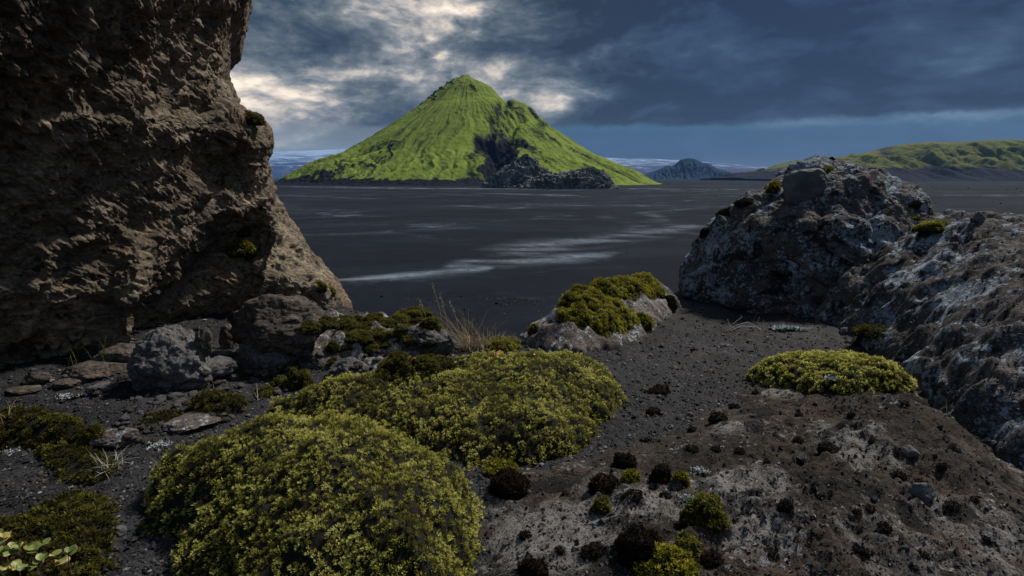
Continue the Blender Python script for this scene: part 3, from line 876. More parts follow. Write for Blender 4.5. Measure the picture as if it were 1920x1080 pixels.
def slab(name, poly, step, H, rad, mat, label, cat='rock', reg=True, group=None, pz=None, **k):
    V, F, d = mound_field(poly, step, H, rad, **k)
    if reg: register(V, F)
    at = None
    if pz:
        at = np.zeros(len(V))
        for a, b, s in pz:
            c = on_z(a, b, -1.3); at = np.maximum(at, np.exp(-((V[:, 0] - c[0]) ** 2 + (V[:, 1] - c[1]) ** 2) / s ** 2))
        at = {'pz': at}
    return obj(name, [(V, F, 0)], [mat], label=label, cat=cat, group=group, attrs=at)

# ridge of rock running out of the frame on the right
def ridge_extra(X, Y, d, t):
    P = xy0(X, Y, 1.6, 3)
    w1, w2, cid = worley(xy0(X, Y, 2.6, 1.5), 96)
    w3, w4, cid3 = worley(xy0(X, Y, 9, 4.5), 97)
    return (fbm(P, 5, seed=95, ridge=True) * .045 + (np.clip((w2 - w1) * 2, 0, 1) - .5) * .05 + (cid - .5) * .06
            + np.sqrt(np.clip(.2 - w3 ** 2, 0, 1)) * (cid3 < .3) * .04 + .02 * fbm(xy0(X, Y, 12), 4, seed=98)) * np.clip(t * 1.5, 0, 1)
slab('rock_ridge', [(2.85, 5.3), (2.85, 4.5), (2.62, 3.8), (2.42, 3.3), (2.35, 2.7), (2.4, 2.1), (5.5, 2.0), (6.8, 4.0), (7.0, 6.2), (5.2, 6.9), (3.4, 6.6), (3.0, 5.6), (2.6, 5.0)],
     .014, .90, 1.35, M_boulder, 'broad dark lichen spotted rock slope falling from the boulder to the right edge', shape=.85, rough=.03, rfreq=3, seed=93, wob=.12, extra=ridge_extra)

# bedrock in the lower right
def ledge_extra(X, Y, d, t):
    w1, w2, cid = worley(xy0(X, Y, 5.5, .5) + fbm(xy0(X, Y, 7), 3, seed=103)[..., None] * .25, 104)
    w3, w4, cid3 = worley(xy0(X, Y, 19, 2.5), 105)
    a = R(-35); u = X * math.cos(a) - Y * math.sin(a); v = X * math.sin(a) + Y * math.cos(a)
    return (fbm(xy0(u, v * 2.0, 3.2), 6, seed=102, ridge=True) * .045 + (cid - .5) * .020 + .014 * fbm(xy0(X, Y, 26), 4, seed=106)
            + np.sqrt(np.clip(.16 - w3 ** 2, 0, 1)) * (cid3 < .35) * .032) * np.clip(t * 2, 0, 1)
slab('bedrock', plan([(880, 1200), (905, 960), (960, 885), (1110, 865), (1215, 835), (1320, 775), (1430, 722), (1560, 705), (1740, 735), (1850, 800), (1960, 860), (2200, 1000), (2300, 1250), (1500, 1500)]),
     0.0095, .20, 1.7, M_ledge, 'rough brown bedrock slope with pale lichen filling the lower right corner', shape=1.0, rough=.03, rfreq=2.5, seed=101, wob=.10, extra=ledge_extra, pz=[(1040, 1000, .28), (1180, 960, .25), (1380, 930, .28), (1330, 800, .22), (1400, 1050, .2), (1450, 720, .15)])

# rock with yellow moss at the brow, centre right
def mid_extra(X, Y, d, t):
    w1, w2, cid = worley(xy0(X, Y, 4.0, 1.2), 112)
    return (fbm(xy0(X, Y, 4), 5, seed=111, ridge=True) * .06 + (np.clip((w2 - w1) * 2, 0, 1) - .5) * .07) * np.clip(t * 2, 0, 1)
slab('mossy_rock', plan([(975, 655), (1080, 668), (1165, 652), (1225, 618), (1272, 585), (1275, 560), (1200, 556), (1100, 560), (1040, 580), (990, 600)], -1.33),
     .010, .25, .60, M_midrock, 'rock at the brow with white lichen below and yellow moss on top', shape=.7, rough=.03, rfreq=4, seed=110, wob=.06, extra=mid_extra)


# ------------------------------------------------------------------ boulders and stones under the cliff
def put_stone(name, px, py, w, h, mat, label, cat='stone', seed=1, sink=.3, dep=.8, ns=120, disp=.10, planes=12, group=None, reg=False):
    """px,py = where its foot meets the ground; w,h in photo pixels"""
    l, n = hit(px, py)
    k = px_size(l[1]); sx = w * k / 2; sz = h * k * .62
    c = l + np.array([0, sx * dep * .8, sz * (1 - sink) * .72])
    V, F = stone(c, (sx * 1.1, sx * dep * 1.1, sz * 1.1), seed, ns=ns, disp=disp, planes=planes, rotz=0)
    if reg: register(V, F); _bvh[0] = None
    return obj(name, [(V, F, 0)], [mat], label=label, cat=cat, group=group)

put_stone('boulder', 310, 728, 140, 104, M_greyrock, 'large grey pointed boulder lying under the cliff, biggest of the loose rocks', 'boulder', 205, ns=260, disp=.16, planes=9, reg=True)
put_stone('boulder', 492, 702, 104, 66, M_greyrock, 'pale grey rounded boulder between the pointed boulder and the mossy stones', 'boulder', 206, ns=200, disp=.16, reg=True)
put_stone('boulder', 508, 652, 165, 86, M_reddish, 'reddish brown block leaning against the foot of the cliff', 'boulder', 213, ns=240, disp=.14, planes=8, reg=True)
slab('rock_slab', plan([(535, 700), (620, 690), (700, 688), (790, 690), (835, 668), (838, 640), (800, 625), (720, 612), (640, 610), (590, 620), (545, 655)], -1.30),
     .010, .16, .28, M_midrock, 'low brownish rock shelf carrying the rounded moss cushions near the brow', shape=.7, rough=.03, rfreq=4, seed=120, wob=.05, extra=mid_extra)
put_stone('rock', 795, 668, 92, 54, M_greyrock, 'squared grey rock below the moss cushions beside the dry grass', 'rock', 215, ns=160, disp=.14, planes=8, reg=True)
put_stone('rock', 655, 716, 76, 40, M_greyrock, 'grey rock poking out at the left tip of the large moss carpet', 'rock', 216, ns=140, disp=.14, reg=True)
put_stone('rock', 215, 690, 84, 38, M_reddish, 'tan brown rock wedged left of the pointed boulder', 'rock', 217, ns=120, disp=.14, reg=True)
put_stone('flat_stone', 168, 712, 112, 24, M_reddish, 'long flat brown stone lying under the cliff', 'stone', 218, ns=120, disp=.12, planes=8)
put_stone('flat_stone', 120, 728, 66, 14, M_reddish, 'thin flat stone in front of the long flat brown stone', 'stone', 219, ns=80, disp=.12)
put_stone('stone', 65, 722, 48, 22, M_reddish, 'small brown stone below the grass tuft at the cliff foot', 'stone', 220, ns=80, disp=.12)
put_stone('stone', 180, 738, 44, 18, M_greyrock, 'small grey stone in front of the flat stones', 'stone', 221, ns=80, disp=.12)
put_stone('flat_stone', 35, 738, 60, 9, M_reddish, 'thin low stone near the left edge above the moss', 'stone', 222, ns=60, disp=.1)
put_stone('stone', 405, 678, 46, 22, M_greyrock, 'small pale stone between the two grey boulders', 'stone', 223, ns=80, disp=.12)
put_stone('stone', 404, 700, 58, 26, M_greyrock, 'flat grey stone leaning on the right flank of the pointed boulder', 'stone', 224, ns=80, disp=.12)
put_stone('stone', 570, 655, 30, 36, M_smoothgrey, 'dark smooth stone at the left end of the rock shelf', 'stone', 225, ns=80, disp=.12)
put_stone('stone', 425, 655, 30, 54, M_reddish, 'upright brown stone against the cliff foot beside the hollow', 'stone', 226, ns=80, disp=.14)
put_stone('stone', 377, 660, 34, 46, M_reddish, 'upright brown stone behind the pointed boulder', 'stone', 227, ns=80, disp=.14)
put_stone('stone', 205, 842, 82, 34, M_midrock, 'pale topped stone behind the white dead grass at the left', 'stone', 228, ns=140, disp=.14, reg=True)
put_stone('stone', 350, 806, 110, 18, M_midrock, 'low pale stone half buried in dark gravel between the moss mounds', 'stone', 229, ns=120, disp=.14)
put_stone('stone', 942, 690, 27, 14, M_smoothgrey, 'small smooth stone lying on the back of the moss carpet', 'stone', 230, ns=60, disp=.1)
put_stone('stone', 212, 1008, 34, 20, M_smoothgrey, 'smooth blue grey stone between the front moss cushion and the corner moss', 'stone', 231, ns=80, disp=.08)
put_stone('stone', 1262, 1042, 30, 30, M_smoothgrey, 'upright smooth grey stone beside the dark brown moss at the bottom', 'stone', 232, ns=80, disp=.08)
put_stone('stone', 1712, 856, 30, 18, M_smoothgrey, 'smooth blue grey stone alone on the brown bedrock slope', 'stone', 233, ns=80, disp=.08)
put_stone('stone', 1738, 942, 46, 36, M_smoothgrey, 'angular grey stone beside black moss low on the bedrock', 'stone', 234, ns=80, disp=.08)
put_stone('stone', 1838, 418, 22, 20, M_smoothgrey, 'small pointed stone on the crest of the right hand rock ridge', 'stone', 235, ns=60, disp=.08)
put_stone('rock', 1508, 372, 80, 62, M_smoothgrey, 'smooth grey block set in the top left of the big boulder', 'rock', 236, ns=160, disp=.08, planes=10, dep=.4)
_bvh[0] = None

# small rubble below the cliff: individually placed stones sharing their meshes
def rubble():
    r = np.random.default_rng(33)
    protos = []
    for k in range(7):
        V, F = stone((0, 0, 0), (1, r.uniform(.7, 1), r.uniform(.45, .75)), 300 + k, ns=32, disp=.16, planes=9)
        me = make_mesh('stone', [(V, F, 0)]); me.materials.append(M_greyrock if k % 3 else M_reddish); protos.append(me)
    spots = []
    def region(x0, y0, x1, y1, n, smin, smax):
        for _ in range(n): spots.append((r.uniform(x0, x1), r.uniform(y0, y1), r.uniform(smin, smax)))
    region(230, 740, 470, 800, 55, 7, 22); region(380, 690, 560, 745, 45, 7, 22); region(540, 640, 640, 700, 22, 7, 20)
    region(60, 690, 240, 750, 24, 7, 22); region(660, 660, 800, 700, 14, 8, 20); region(210, 790, 320, 830, 12, 8, 20)
    for px, py, s in spots:
        l, n = hit(px, py)
        if l[1] > 5.6 or l[2] > -1.0: continue
        k = px_size(l[1]) * s / 2
        o = bpy.data.objects.new('stone', protos[r.integers(7)]); COL.objects.link(o)
        o.location = l + np.array([0, 0, k * .25]); o.scale = (k, k, k); o.rotation_euler = (r.normal(0, .2), r.normal(0, .2), r.uniform(0, 6.28))
        o['label'] = 'small rough stone in the rubble below the cliff'; o['category'] = 'stone'; o['group'] = 'rubble stones below the cliff'
rubble()

# gravel: far too many to count
def scatter_gravel():
    r = np.random.default_rng(34)
    N = 38000
    px = r.uniform(-60, 1980, N); py = 540 + 560 * r.uniform(0, 1, N) ** .8
    P = on_z(px, py, -1.34); x, y = P[:, 0] + r.normal(0, .03, N), P[:, 1] + r.normal(0, .03, N)
    keep = (y < yedge(x) + .1) & (y > 1.0)
    x, y = x[keep], y[keep]; N = len(x); z = Gz(x, y)
    s = np.clip(np.exp(r.normal(-5.45, .45, N)), .0015, .016) * np.interp(y, [1.5, 5], [1.0, 1.7])
    oc = np.array([[1, 0, 0], [-1, 0, 0], [0, 1, 0], [0, -1, 0], [0, 0, 1], [0, 0, -1], [.6, .6, .5], [-.6, .5, .6], [.5, -.7, .5], [-.6, -.6, .4]], float)
    import itertools
    # convex hull of the 10 points by brute force
    tris = []
    for a, b, c in itertools.combinations(range(10), 3):
        n = np.cross(oc[b] - oc[a], oc[c] - oc[a]); dd = (oc - oc[a]) @ n
        if (dd <= 1e-9).all(): tris.append((a, b, c))
        elif (dd >= -1e-9).all(): tris.append((a, c, b))
    tris = np.array(tris)
    ang = r.uniform(0, 6.28, N); ca, sa = np.cos(ang), np.sin(ang)
    sc3 = s[:, None] * r.uniform(.6, 1.2, (N, 3)) * np.array([1, 1, .7])
    W = oc[None] * sc3[:, None] + r.normal(0, .12, (N, 10, 3)) * s[:, None, None]
    V = np.stack([W[..., 0] * ca[:, None] - W[..., 1] * sa[:, None] + x[:, None], W[..., 0] * sa[:, None] + W[..., 1] * ca[:, None] + y[:, None], W[..., 2] + z[:, None] + s[:, None] * .35], -1)
    F = (tris[None] + (np.arange(N) * 10)[:, None, None]).reshape(-1, 3)
    obj('gravel', [(V, F, 0)], [M_pebble], kind='stuff', attrs={'tint': np.repeat(r.uniform(0, 1, N) ** 1.1, 10)}, smooth=False,
        label='loose dark gravel strewn over the ledge', cat='gravel')
scatter_gravel()


def scatter_chips():
    r = np.random.default_rng(35); n = 0; Vs = []
    tet = np.array([[1, .1, 0], [-.5, .9, .05], [-.6, -.8, 0], [.1, .0, .8], [.2, .7, .45]], float)
    F0 = np.array([[0, 1, 4], [0, 4, 3], [1, 3, 4], [1, 2, 3], [0, 3, 2], [0, 2, 1]])
    Vs = []; T = []
    for i in range(10000):
        px, py = (r.uniform(880, 1925), r.uniform(700, 1085)) if i < 7000 else (r.uniform(1330, 1925), r.uniform(340, 780))
        if i < 7000 and py < 700 + max(0, 1250 - px) * .5: continue
        l, nn = hit(px, py)
        s = min(.014, math.exp(r.normal(-5.75, .5))) * (1 + l[1] * .18)
        a = r.uniform(0, 6.28); c, d = math.cos(a), math.sin(a)
        W = tet * s * r.uniform(.6, 1.3, 3); W = W + r.normal(0, .2, W.shape) * s
        Vs.append(np.stack([W[:, 0] * c - W[:, 1] * d, W[:, 0] * d + W[:, 1] * c, W[:, 2]], -1) + l); T.append(r.uniform(.3, .97))
    N = len(Vs); F = (F0[None] + (np.arange(N) * 5)[:, None, None]).reshape(-1, 3)
    obj('stone_chips', [(np.array(Vs), F, 0)], [M_pebble], kind='stuff', smooth=False, attrs={'tint': np.repeat(T, 5)}, label='small stone chips and grit lying on the bedrock', cat='grit')
scatter_chips()
def plain_stones():
    r = np.random.default_rng(36)
    tet = np.array([[1, .1, 0], [-.5, .9, .05], [-.6, -.8, 0], [.1, .0, .7], [.2, .7, .45]], float)
    F0 = np.array([[0, 1, 4], [0, 4, 3], [1, 3, 4], [1, 2, 3], [0, 3, 2], [0, 2, 1]])
    Vs = []
    bands = [(830, 545, 1010, 590), (870, 585, 960, 600), (700, 540, 900, 620), (650, 440, 1250, 560), (900, 555, 1020, 575)]
    for i in range(520):
        b = bands[[0, 1, 2, 3, 4][r.integers(5)]]; px, py = r.uniform(b[0], b[2]), r.uniform(b[1], b[3])
        if r.uniform() < .6: py = b[1] + (px - b[0]) / (b[2] - b[0]) * (b[3] - b[1]) * .6 + r.normal(0, 3)
        l = on_z(px, py, PLAIN_Z - .02); s = min(.4, math.exp(r.normal(-2.4, .5)))
        W = tet * s * r.uniform(.6, 1.3, 3); a = r.uniform(0, 6.28); c, d = math.cos(a), math.sin(a)
        Vs.append(np.stack([W[:, 0] * c - W[:, 1] * d, W[:, 0] * d + W[:, 1] * c, W[:, 2]], -1) + l)
    N = len(Vs); F = (F0[None] + (np.arange(N) * 5)[:, None, None]).reshape(-1, 3)
    obj('stones', [(np.array(Vs), F, 0)], [M_pebble], kind='stuff', smooth=False, attrs={'tint': np.repeat(r.uniform(0, .9, N), 5)}, label='scattered small dark stones on the black plain', cat='stones')
plain_stones()


# ------------------------------------------------------------------ moss
def sample(V, F, density, r):
    tri = F if F.shape[1] == 3 else np.vstack([F[:, [0, 1, 2]], F[:, [0, 2, 3]]])
    A, B, C = V[tri[:, 0]], V[tri[:, 1]], V[tri[:, 2]]
    cr = np.cross(B - A, C - A); ar = np.linalg.norm(cr, axis=1) / 2
    n = int(ar.sum() * density); idx = r.choice(len(tri), n, p=ar / ar.sum())
    u, v = r.uniform(0, 1, n), r.uniform(0, 1, n); m = u + v > 1; u[m], v[m] = 1 - u[m], 1 - v[m]
    P = A[idx] + (B - A)[idx] * u[:, None] + (C - A)[idx] * v[:, None]
    N = cr[idx] / (np.linalg.norm(cr[idx], axis=1, keepdims=True) + 1e-12)
    return P, N
def thin(P, rad, r):
    """grid thinning for evenly spaced tufts"""
    cell = np.floor(P / rad).astype(np.int64); key = cell[:, 0] * 73856093 ^ cell[:, 1] * 19349663 ^ cell[:, 2] * 83492791
    _, i = np.unique(key, return_index=True); return i
def leaves(P, N, size, k, r, width=.32, spread=(.15, 1.25), tint=None, up=.35):
    """k little pointed leaves per tuft; returns verts, faces, tint, tip"""
    n = len(P)
    N = N + np.array([0, 0, up]); N /= np.linalg.norm(N, axis=1, keepdims=True)
    ref = np.where(np.abs(N[:, 2:3]) < .9, np.array([[0, 0, 1.0]]), np.array([[1.0, 0, 0]]))
    T1 = np.cross(N, ref); T1 /= np.linalg.norm(T1, axis=1, keepdims=True); T2 = np.cross(N, T1)
    phi = r.uniform(0, 6.283, (n, k)); tilt = r.uniform(spread[0], spread[1], (n, k))
    L = size[:, None] * r.uniform(.6, 1.15, (n, k))
    rad = np.cos(phi)[..., None] * T1[:, None] + np.sin(phi)[..., None] * T2[:, None]
    sd = -np.sin(phi)[..., None] * T1[:, None] + np.cos(phi)[..., None] * T2[:, None]
    D = rad * np.sin(tilt)[..., None] + N[:, None] * np.cos(tilt)[..., None]
    b = P[:, None] + rad * (size[:, None, None] * .12)
    mid = b + D * (L * .55)[..., None]; tip = b + D * L[..., None] + N[:, None] * (L * .06)[..., None]
    w = (L * width)[..., None] * sd * .5
    V = np.stack([b, mid + w, tip, mid - w], 2).reshape(-1, 3)
    F = np.arange(n * k * 4).reshape(-1, 4)
    if tint is None: tint = r.uniform(0, 1, n)
    tt = np.repeat(tint[:, None] + r.normal(0, .08, (n, k)), 4).ravel()
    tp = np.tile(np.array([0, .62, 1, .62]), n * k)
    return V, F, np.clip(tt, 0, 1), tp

def moss_thing(name, V, F, size, mat, label, cat='moss', wfreq=27.0, k=11, density=None, clump=.012, cfreq=20, gaps=.25, seed=1, group=None, parent=None, width=.34, tintf=None, up=.35, edge=None, spread=(.15, 1.25)):
    r = np.random.default_rng(seed)
    tri = F
    P, N = sample(V, F, (density or 1.5 / (size * .8) ** 2) * 2.2, r)
    if N[:, 2].mean() < 0: N = -N
    i = thin(P, size * .82, r); P, N = P[i], N[i]
    fr = wfreq; w1, off = worley_pt(P * fr + fbm(P * fr * .7, 2, seed=seed)[..., None] * .25, seed + 9)
    N = N + off * 1.5; N /= np.linalg.norm(N, axis=1, keepdims=True)
    keepn = N
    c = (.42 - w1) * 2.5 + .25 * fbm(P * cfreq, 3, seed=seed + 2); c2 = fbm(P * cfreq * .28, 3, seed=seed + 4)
    keep = (c + r.normal(0, .10, len(c))) > -1.0 + gaps
    P, N, c, c2 = P[keep], N[keep], c[keep], c2[keep]
    P = P + N * (c * clump * 1.6 - .003)[:, None]
    tint = np.clip(.36 + c * .72 + c2 * .75 + r.normal(0, .13, len(c)), 0, 1)  # gaps coloured darker, clump crowns lighter: shade put into the tint
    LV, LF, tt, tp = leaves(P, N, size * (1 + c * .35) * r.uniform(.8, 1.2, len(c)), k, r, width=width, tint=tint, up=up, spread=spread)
    V = V.copy(); V[:, 2] -= min(.018, size)
    z = np.zeros(len(V))
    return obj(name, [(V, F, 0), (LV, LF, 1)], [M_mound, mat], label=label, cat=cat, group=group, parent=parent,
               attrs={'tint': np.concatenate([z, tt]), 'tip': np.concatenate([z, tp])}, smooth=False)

def carpet(name, poly, H, rad, size, mat, label, step=.016, seed=1, shape=.6, wob=.05, rough=.03, rfreq=4, extra=None, reg=True, **k):
    V, F, d = mound_field(poly, step, H, rad, rough=rough, rfreq=rfreq, seed=seed, wob=wob, shape=shape, margin=.03, extra=extra)
    if reg: register(V, F)
    return moss_thing(name, V, F, size, mat, label, seed=seed, **k)

# front cushion
carpet('moss_mound', plan([(255, 950), (330, 905), (430, 870), (520, 850), (640, 838), (740, 850), (830, 890), (880, 940), (905, 1000), (900, 1100), (880, 1250), (500, 1260), (380, 1120), (290, 1000)], -1.33),
       .36, .52, .0108, M_leafmoss, 'largest moss mound in the foreground, at bottom centre left', seed=131, wob=.09, k=9, clump=.016, wfreq=33.0, spread=(.1, .95), width=.27, cfreq=18, shape=.75,
       extra=lambda X, Y, d, t: .06 * fbm(xy0(X, Y, 2.7), 3, seed=140) * np.clip(t * 2, 0, 1))
# wide carpet behind it
carpet('moss_carpet', plan([(470, 792), (560, 762), (640, 735), (740, 712), (850, 700), (960, 690), (1080, 695), (1130, 705), (1180, 745), (1150, 770), (1100, 790), (1120, 815), (1095, 850), (1030, 868), (900, 875), (830, 850), (700, 822), (600, 812), (540, 802)], -1.34),
       .21, .42, .0118, M_leafmoss, 'wide yellow green moss carpet across the centre, behind the largest mound', seed=133, wob=.09, k=8, clump=.015, wfreq=31.0, spread=(.1, .95), width=.27, cfreq=17, shape=.7,
       extra=lambda X, Y, d, t: .06 * fbm(xy0(X, Y, 2.6), 3, seed=141) * np.clip(t * 2, 0, 1))
# right cushion
carpet('moss_mound', plan([(1395, 705), (1440, 692), (1520, 684), (1620, 684), (1690, 700), (1722, 720), (1700, 735), (1620, 735), (1540, 738), (1470, 722)], -1.25),
       .20, .26, .019, M_leafmoss, 'yellow moss mound on the gravel below the lichen boulder, at the right', seed=135, k=10, clump=.012, cfreq=18, shape=.7, base=None) if False else None
_bvh[0] = None
def onto(base_fn_pts, H, rad, size, mat, label, name='moss_mound', step=.014, seed=1, reg=True, **k):
    """a cushion laid over whatever surface lies under the photo polygon"""
    pts = [hit(a, b)[0] for a, b in base_fn_pts]
    poly = smooth_poly([tuple(p[:2]) for p in pts])
    x0, y0 = poly.min(0) - .08; x1, y1 = poly.max(0) + .08
    nx, ny = int((x1 - x0) / step) + 2, int((y1 - y0) / step) + 2
    X, Y = np.meshgrid(np.linspace(x0, x1, nx), np.linspace(y0, y1, ny))
    if _bvh[0] is None: hit(960, 700)
    zt = max(p[2] for p in pts) + .5
    Z = np.zeros_like(X)
    for i in range(ny):
        for j in range(nx):
            l, n, _, _ = _bvh[0].ray_cast(Vector((X[i, j], Y[i, j], zt)), Vector((0, 0, -1)), 8)
            Z[i, j] = l.z if l is not None else zt - 2
    # follow the surface loosely
    for _ in range(3):
        Zp = np.pad(Z, 1, 'edge'); Z = (Zp[1:-1, 1:-1] * 2 + Zp[:-2, 1:-1] + Zp[2:, 1:-1] + Zp[1:-1, :-2] + Zp[1:-1, 2:]) / 6
    d = sdist(X, Y, [tuple(p) for p in poly]) + .03 * fbm(xy0(X, Y, 7), 3, seed=seed)
    t = np.clip(d / rad, 0, 1); Z = Z + H * (1 - (1 - t) ** 2) ** .7 + .012 * fbm(xy0(X, Y, 9), 3, seed=seed + 1) * t - .012 * (d < 0)
    V = np.stack([X, Y, Z], -1).reshape(-1, 3); F = grid_faces(nx, ny); ok = (d > -.015).ravel(); F = F[ok[F].all(1)]
    used = np.unique(F); remap = np.full(nx * ny, -1); remap[used] = np.arange(len(used)); V = V[used]; F = remap[F]
    if reg: register(V, F)
    return moss_thing(name, V, F, size, mat, label, seed=seed, **k)
onto([(1385, 708), (1440, 690), (1520, 684), (1620, 686), (1690, 704), (1722, 722), (1690, 738), (1620, 736), (1540, 740), (1460, 724)], .15, .22, .0135, M_leafmoss,
     'yellow moss mound on the gravel below the lichen boulder, at the right', seed=135, k=10, clump=.012, cfreq=20)
onto([(-60, 800), (60, 785), (140, 790), (195, 812), (180, 826), (90, 838), (-60, 850)], .15, .24, .014, M_darkmoss, 'olive moss mound at the left edge below the cliff', seed=137, k=11, clump=.012)
onto([(-60, 1000), (60, 990), (120, 945), (190, 935), (215, 980), (205, 1060), (150, 1130), (-60, 1200)], .10, .16, .016, M_darkmoss, 'dark olive moss patch in the lower left corner behind the leafy plant', seed=139, k=12, clump=.014)
onto([(345, 770), (380, 752), (450, 750), (470, 768), (440, 784), (370, 786)], .085, .10, .016, M_darkmoss, 'dark olive moss clump between the rubble and the moss carpet', seed=141, k=10, clump=.010)
onto([(255, 790), (300, 775), (345, 772), (350, 784), (290, 796)], .03, .06, .015, M_darkmoss, 'thin flat moss patch left of the dark olive clump', seed=143, k=10, clump=.008, name='moss_patch')
onto([(60, 850), (130, 838), (190, 850), (230, 880), (180, 915), (110, 900)], .05, .1, .015, M_darkmoss, 'dark moss behind the white dead grass at the left', seed=145, k=10, clump=.01, name='moss_patch', gaps=.5)
# yellow moss draped over the rock at the brow
onto([(1085, 552), (1140, 534), (1185, 524), (1245, 545), (1235, 562), (1170, 562), (1120, 566)], .08, .12, .013, M_yellowmoss, 'yellow moss cap on the highest point of the rock at the brow', seed=147, k=8, clump=.007, name='moss_patch', cfreq=26)
onto([(1040, 588), (1060, 560), (1140, 556), (1172, 578), (1200, 600), (1185, 626), (1135, 634), (1100, 612), (1060, 606)], .07, .10, .013, M_yellowmoss, 'yellow moss sheet draped down the front of the rock at the brow', seed=149, k=8, clump=.007, name='moss_patch', cfreq=26)
onto([(905, 655), (920, 642), (965, 640), (985, 650), (950, 664)], .06, .08, .013, M_yellowmoss, 'small yellow moss cushion between the dry grass and the brow rock', seed=151, k=8, clump=.006, name='moss_patch')
onto([(700, 700), (760, 688), (850, 684), (900, 690), (830, 702), (720, 712)], .05, .08, .014, M_darkmoss, 'dark strip of moss with orange leaves behind the carpet', seed=153, k=9, clump=.01, name='moss_patch')

_bvh[0] = None
# round cushions
def dome(c, sx, sy, sz, seed, n=44):
    th = np.linspace(0, 2 * np.pi, n, endpoint=False); ph = np.linspace(0, np.pi * .58, n // 2)
    T, Ph = np.meshgrid(th, ph)
    P = np.stack([np.cos(T) * np.sin(Ph), np.sin(T) * np.sin(Ph), np.cos(Ph)], -1)
    P = P * (1 + .30 * fbm(P * 1.5 + seed, 3, seed=seed)[..., None])
    P = P * np.array([sx, sy, sz]) + np.array(c)
    return P.reshape(-1, 3), grid_faces(n, n // 2, True)[:, ::-1]
def ball(px, py, w, h, mat, label, name='moss_cushion', seed=1, wfreq=70.0, leaf=.007, k=7, group=None, cat='moss', clump=.003, gaps=.0):
    l, n = hit(px, py); kk = px_size(l[1]); sx = w * kk / 2; sz = h * kk * .92
    V, F = dome(l + np.array([0, sx * .75, -sz * .12]), sx, sx * .85, sz, seed)
    return moss_thing(name, V, F, leaf, mat, label, cat=cat, seed=seed, k=k, clump=clump, cfreq=30, gaps=gaps, group=group, width=.42, up=.1, wfreq=wfreq)
ball(1332, 992, 90, 60, M_ballmoss, 'round olive moss cushion alone on the lichen bedrock, largest of those right of centre', seed=401, leaf=.010, k=9)
ball(1130, 966, 42, 38, M_ballmoss, 'small upright olive moss ball on the pale lichen rock at bottom centre', seed=402, leaf=.009, k=8)
ball(1185, 905, 40, 22, M_yellowmoss, 'small low yellow moss cushion right of the brown moss pair', seed=403, leaf=.009, k=8)
ball(1243, 905, 44, 38, M_brownmoss, 'dark brown moss ball joined to a yellow one on the bedrock', seed=404, leaf=.008, k=8)
ball(1280, 912, 34, 34, M_yellowmoss, 'yellow moss ball attached to the right of the dark brown ball', seed=405, leaf=.009, k=8)
ball(1175, 880, 52, 26, M_brownmoss, 'dark brown moss dome highest on the lichen bedrock', seed=406, leaf=.008, k=8)
ball(1138, 926, 66, 34, M_brownmoss, 'brown moss dome flecked with yellow, left of the small olive ball', seed=407, leaf=.009, k=8)
ball(1205, 1065, 110, 74, M_brownmoss, 'widest dark brown moss dome at the bottom of the picture', seed=408, leaf=.009, k=9)
ball(1290, 1045, 62, 46, M_ballmoss, 'olive brown moss cushion behind the upright grey stone', seed=409, leaf=.009, k=9)
ball(1262, 1105, 150, 62, M_yellowmoss, 'bright yellow green moss cushion cut by the bottom edge', seed=410, leaf=.013, k=10)
ball(955, 935, 92, 52, M_brownmoss, 'black brown moss dome with a yellow crown right of the largest mound', seed=411, leaf=.009, k=9)
ball(940, 896, 78, 18, M_yellowmoss, 'yellow moss crown behind the black brown dome', seed=412, leaf=.011, k=9)
ball(1340, 1062, 46, 26, M_brownmoss, 'small dark brown moss cushion right of the bright bottom cushion', seed=413, leaf=.008, k=8)
ball(1000, 1090, 62, 40, M_brownmoss, 'dark moss dome cut by the bottom edge left of centre', seed=414, leaf=.009, k=8)
ball(558, 730, 54, 44, M_ballmoss, 'round olive moss cushion at the left tip of the carpet', seed=415, leaf=.008)
ball(520, 732, 38, 26, M_ballmoss, 'smaller olive cushion against the left of the round one', seed=416, leaf=.008)
ball(492, 745, 40, 20, M_ballmoss, 'flat olive cushion below the smaller one near the rubble', seed=417, leaf=.008)
ball(622, 662, 30, 27, M_ballmoss, 'single round olive moss ball on the brown rock shelf', seed=418, leaf=.007)
ball(618, 684, 32, 18, M_ballmoss, 'low dark moss cushion just below the single ball', seed=419, leaf=.007)
ball(744, 688, 46, 32, M_ballmoss, 'dark green moss cushion below the white grass tuft', seed=420, leaf=.008)
ball(790, 690, 56, 20, M_ballmoss, 'flat moss cushion between the squared grey rock and the carpet', seed=421, leaf=.008)
ball(1208, 614, 40, 32, M_yellowmoss, 'round yellow moss ball at the right foot of the brow rock', seed=422, leaf=.009)
ball(1003, 625, 26, 20, M_ballmoss, 'small dark moss ball on the left shoulder of the brow rock', seed=423, leaf=.008)
ball(1085, 600, 50, 22, M_yellowmoss, 'yellow moss cushion on the left front of the brow rock', seed=424, leaf=.009)
ball(1232, 552, 40, 14, M_yellowmoss, 'dull yellow moss lump trailing right from the moss cap', seed=425, leaf=.009)
ball(1255, 574, 36, 22, M_blackmoss, 'black moss lump at the right end of the brow rock', seed=426, leaf=.008)
ball(1650, 628, 66, 15, M_darkmoss, 'dark olive moss clump in the shadow at the foot of the rock ridge', seed=427, leaf=.012, k=8, gaps=.3)
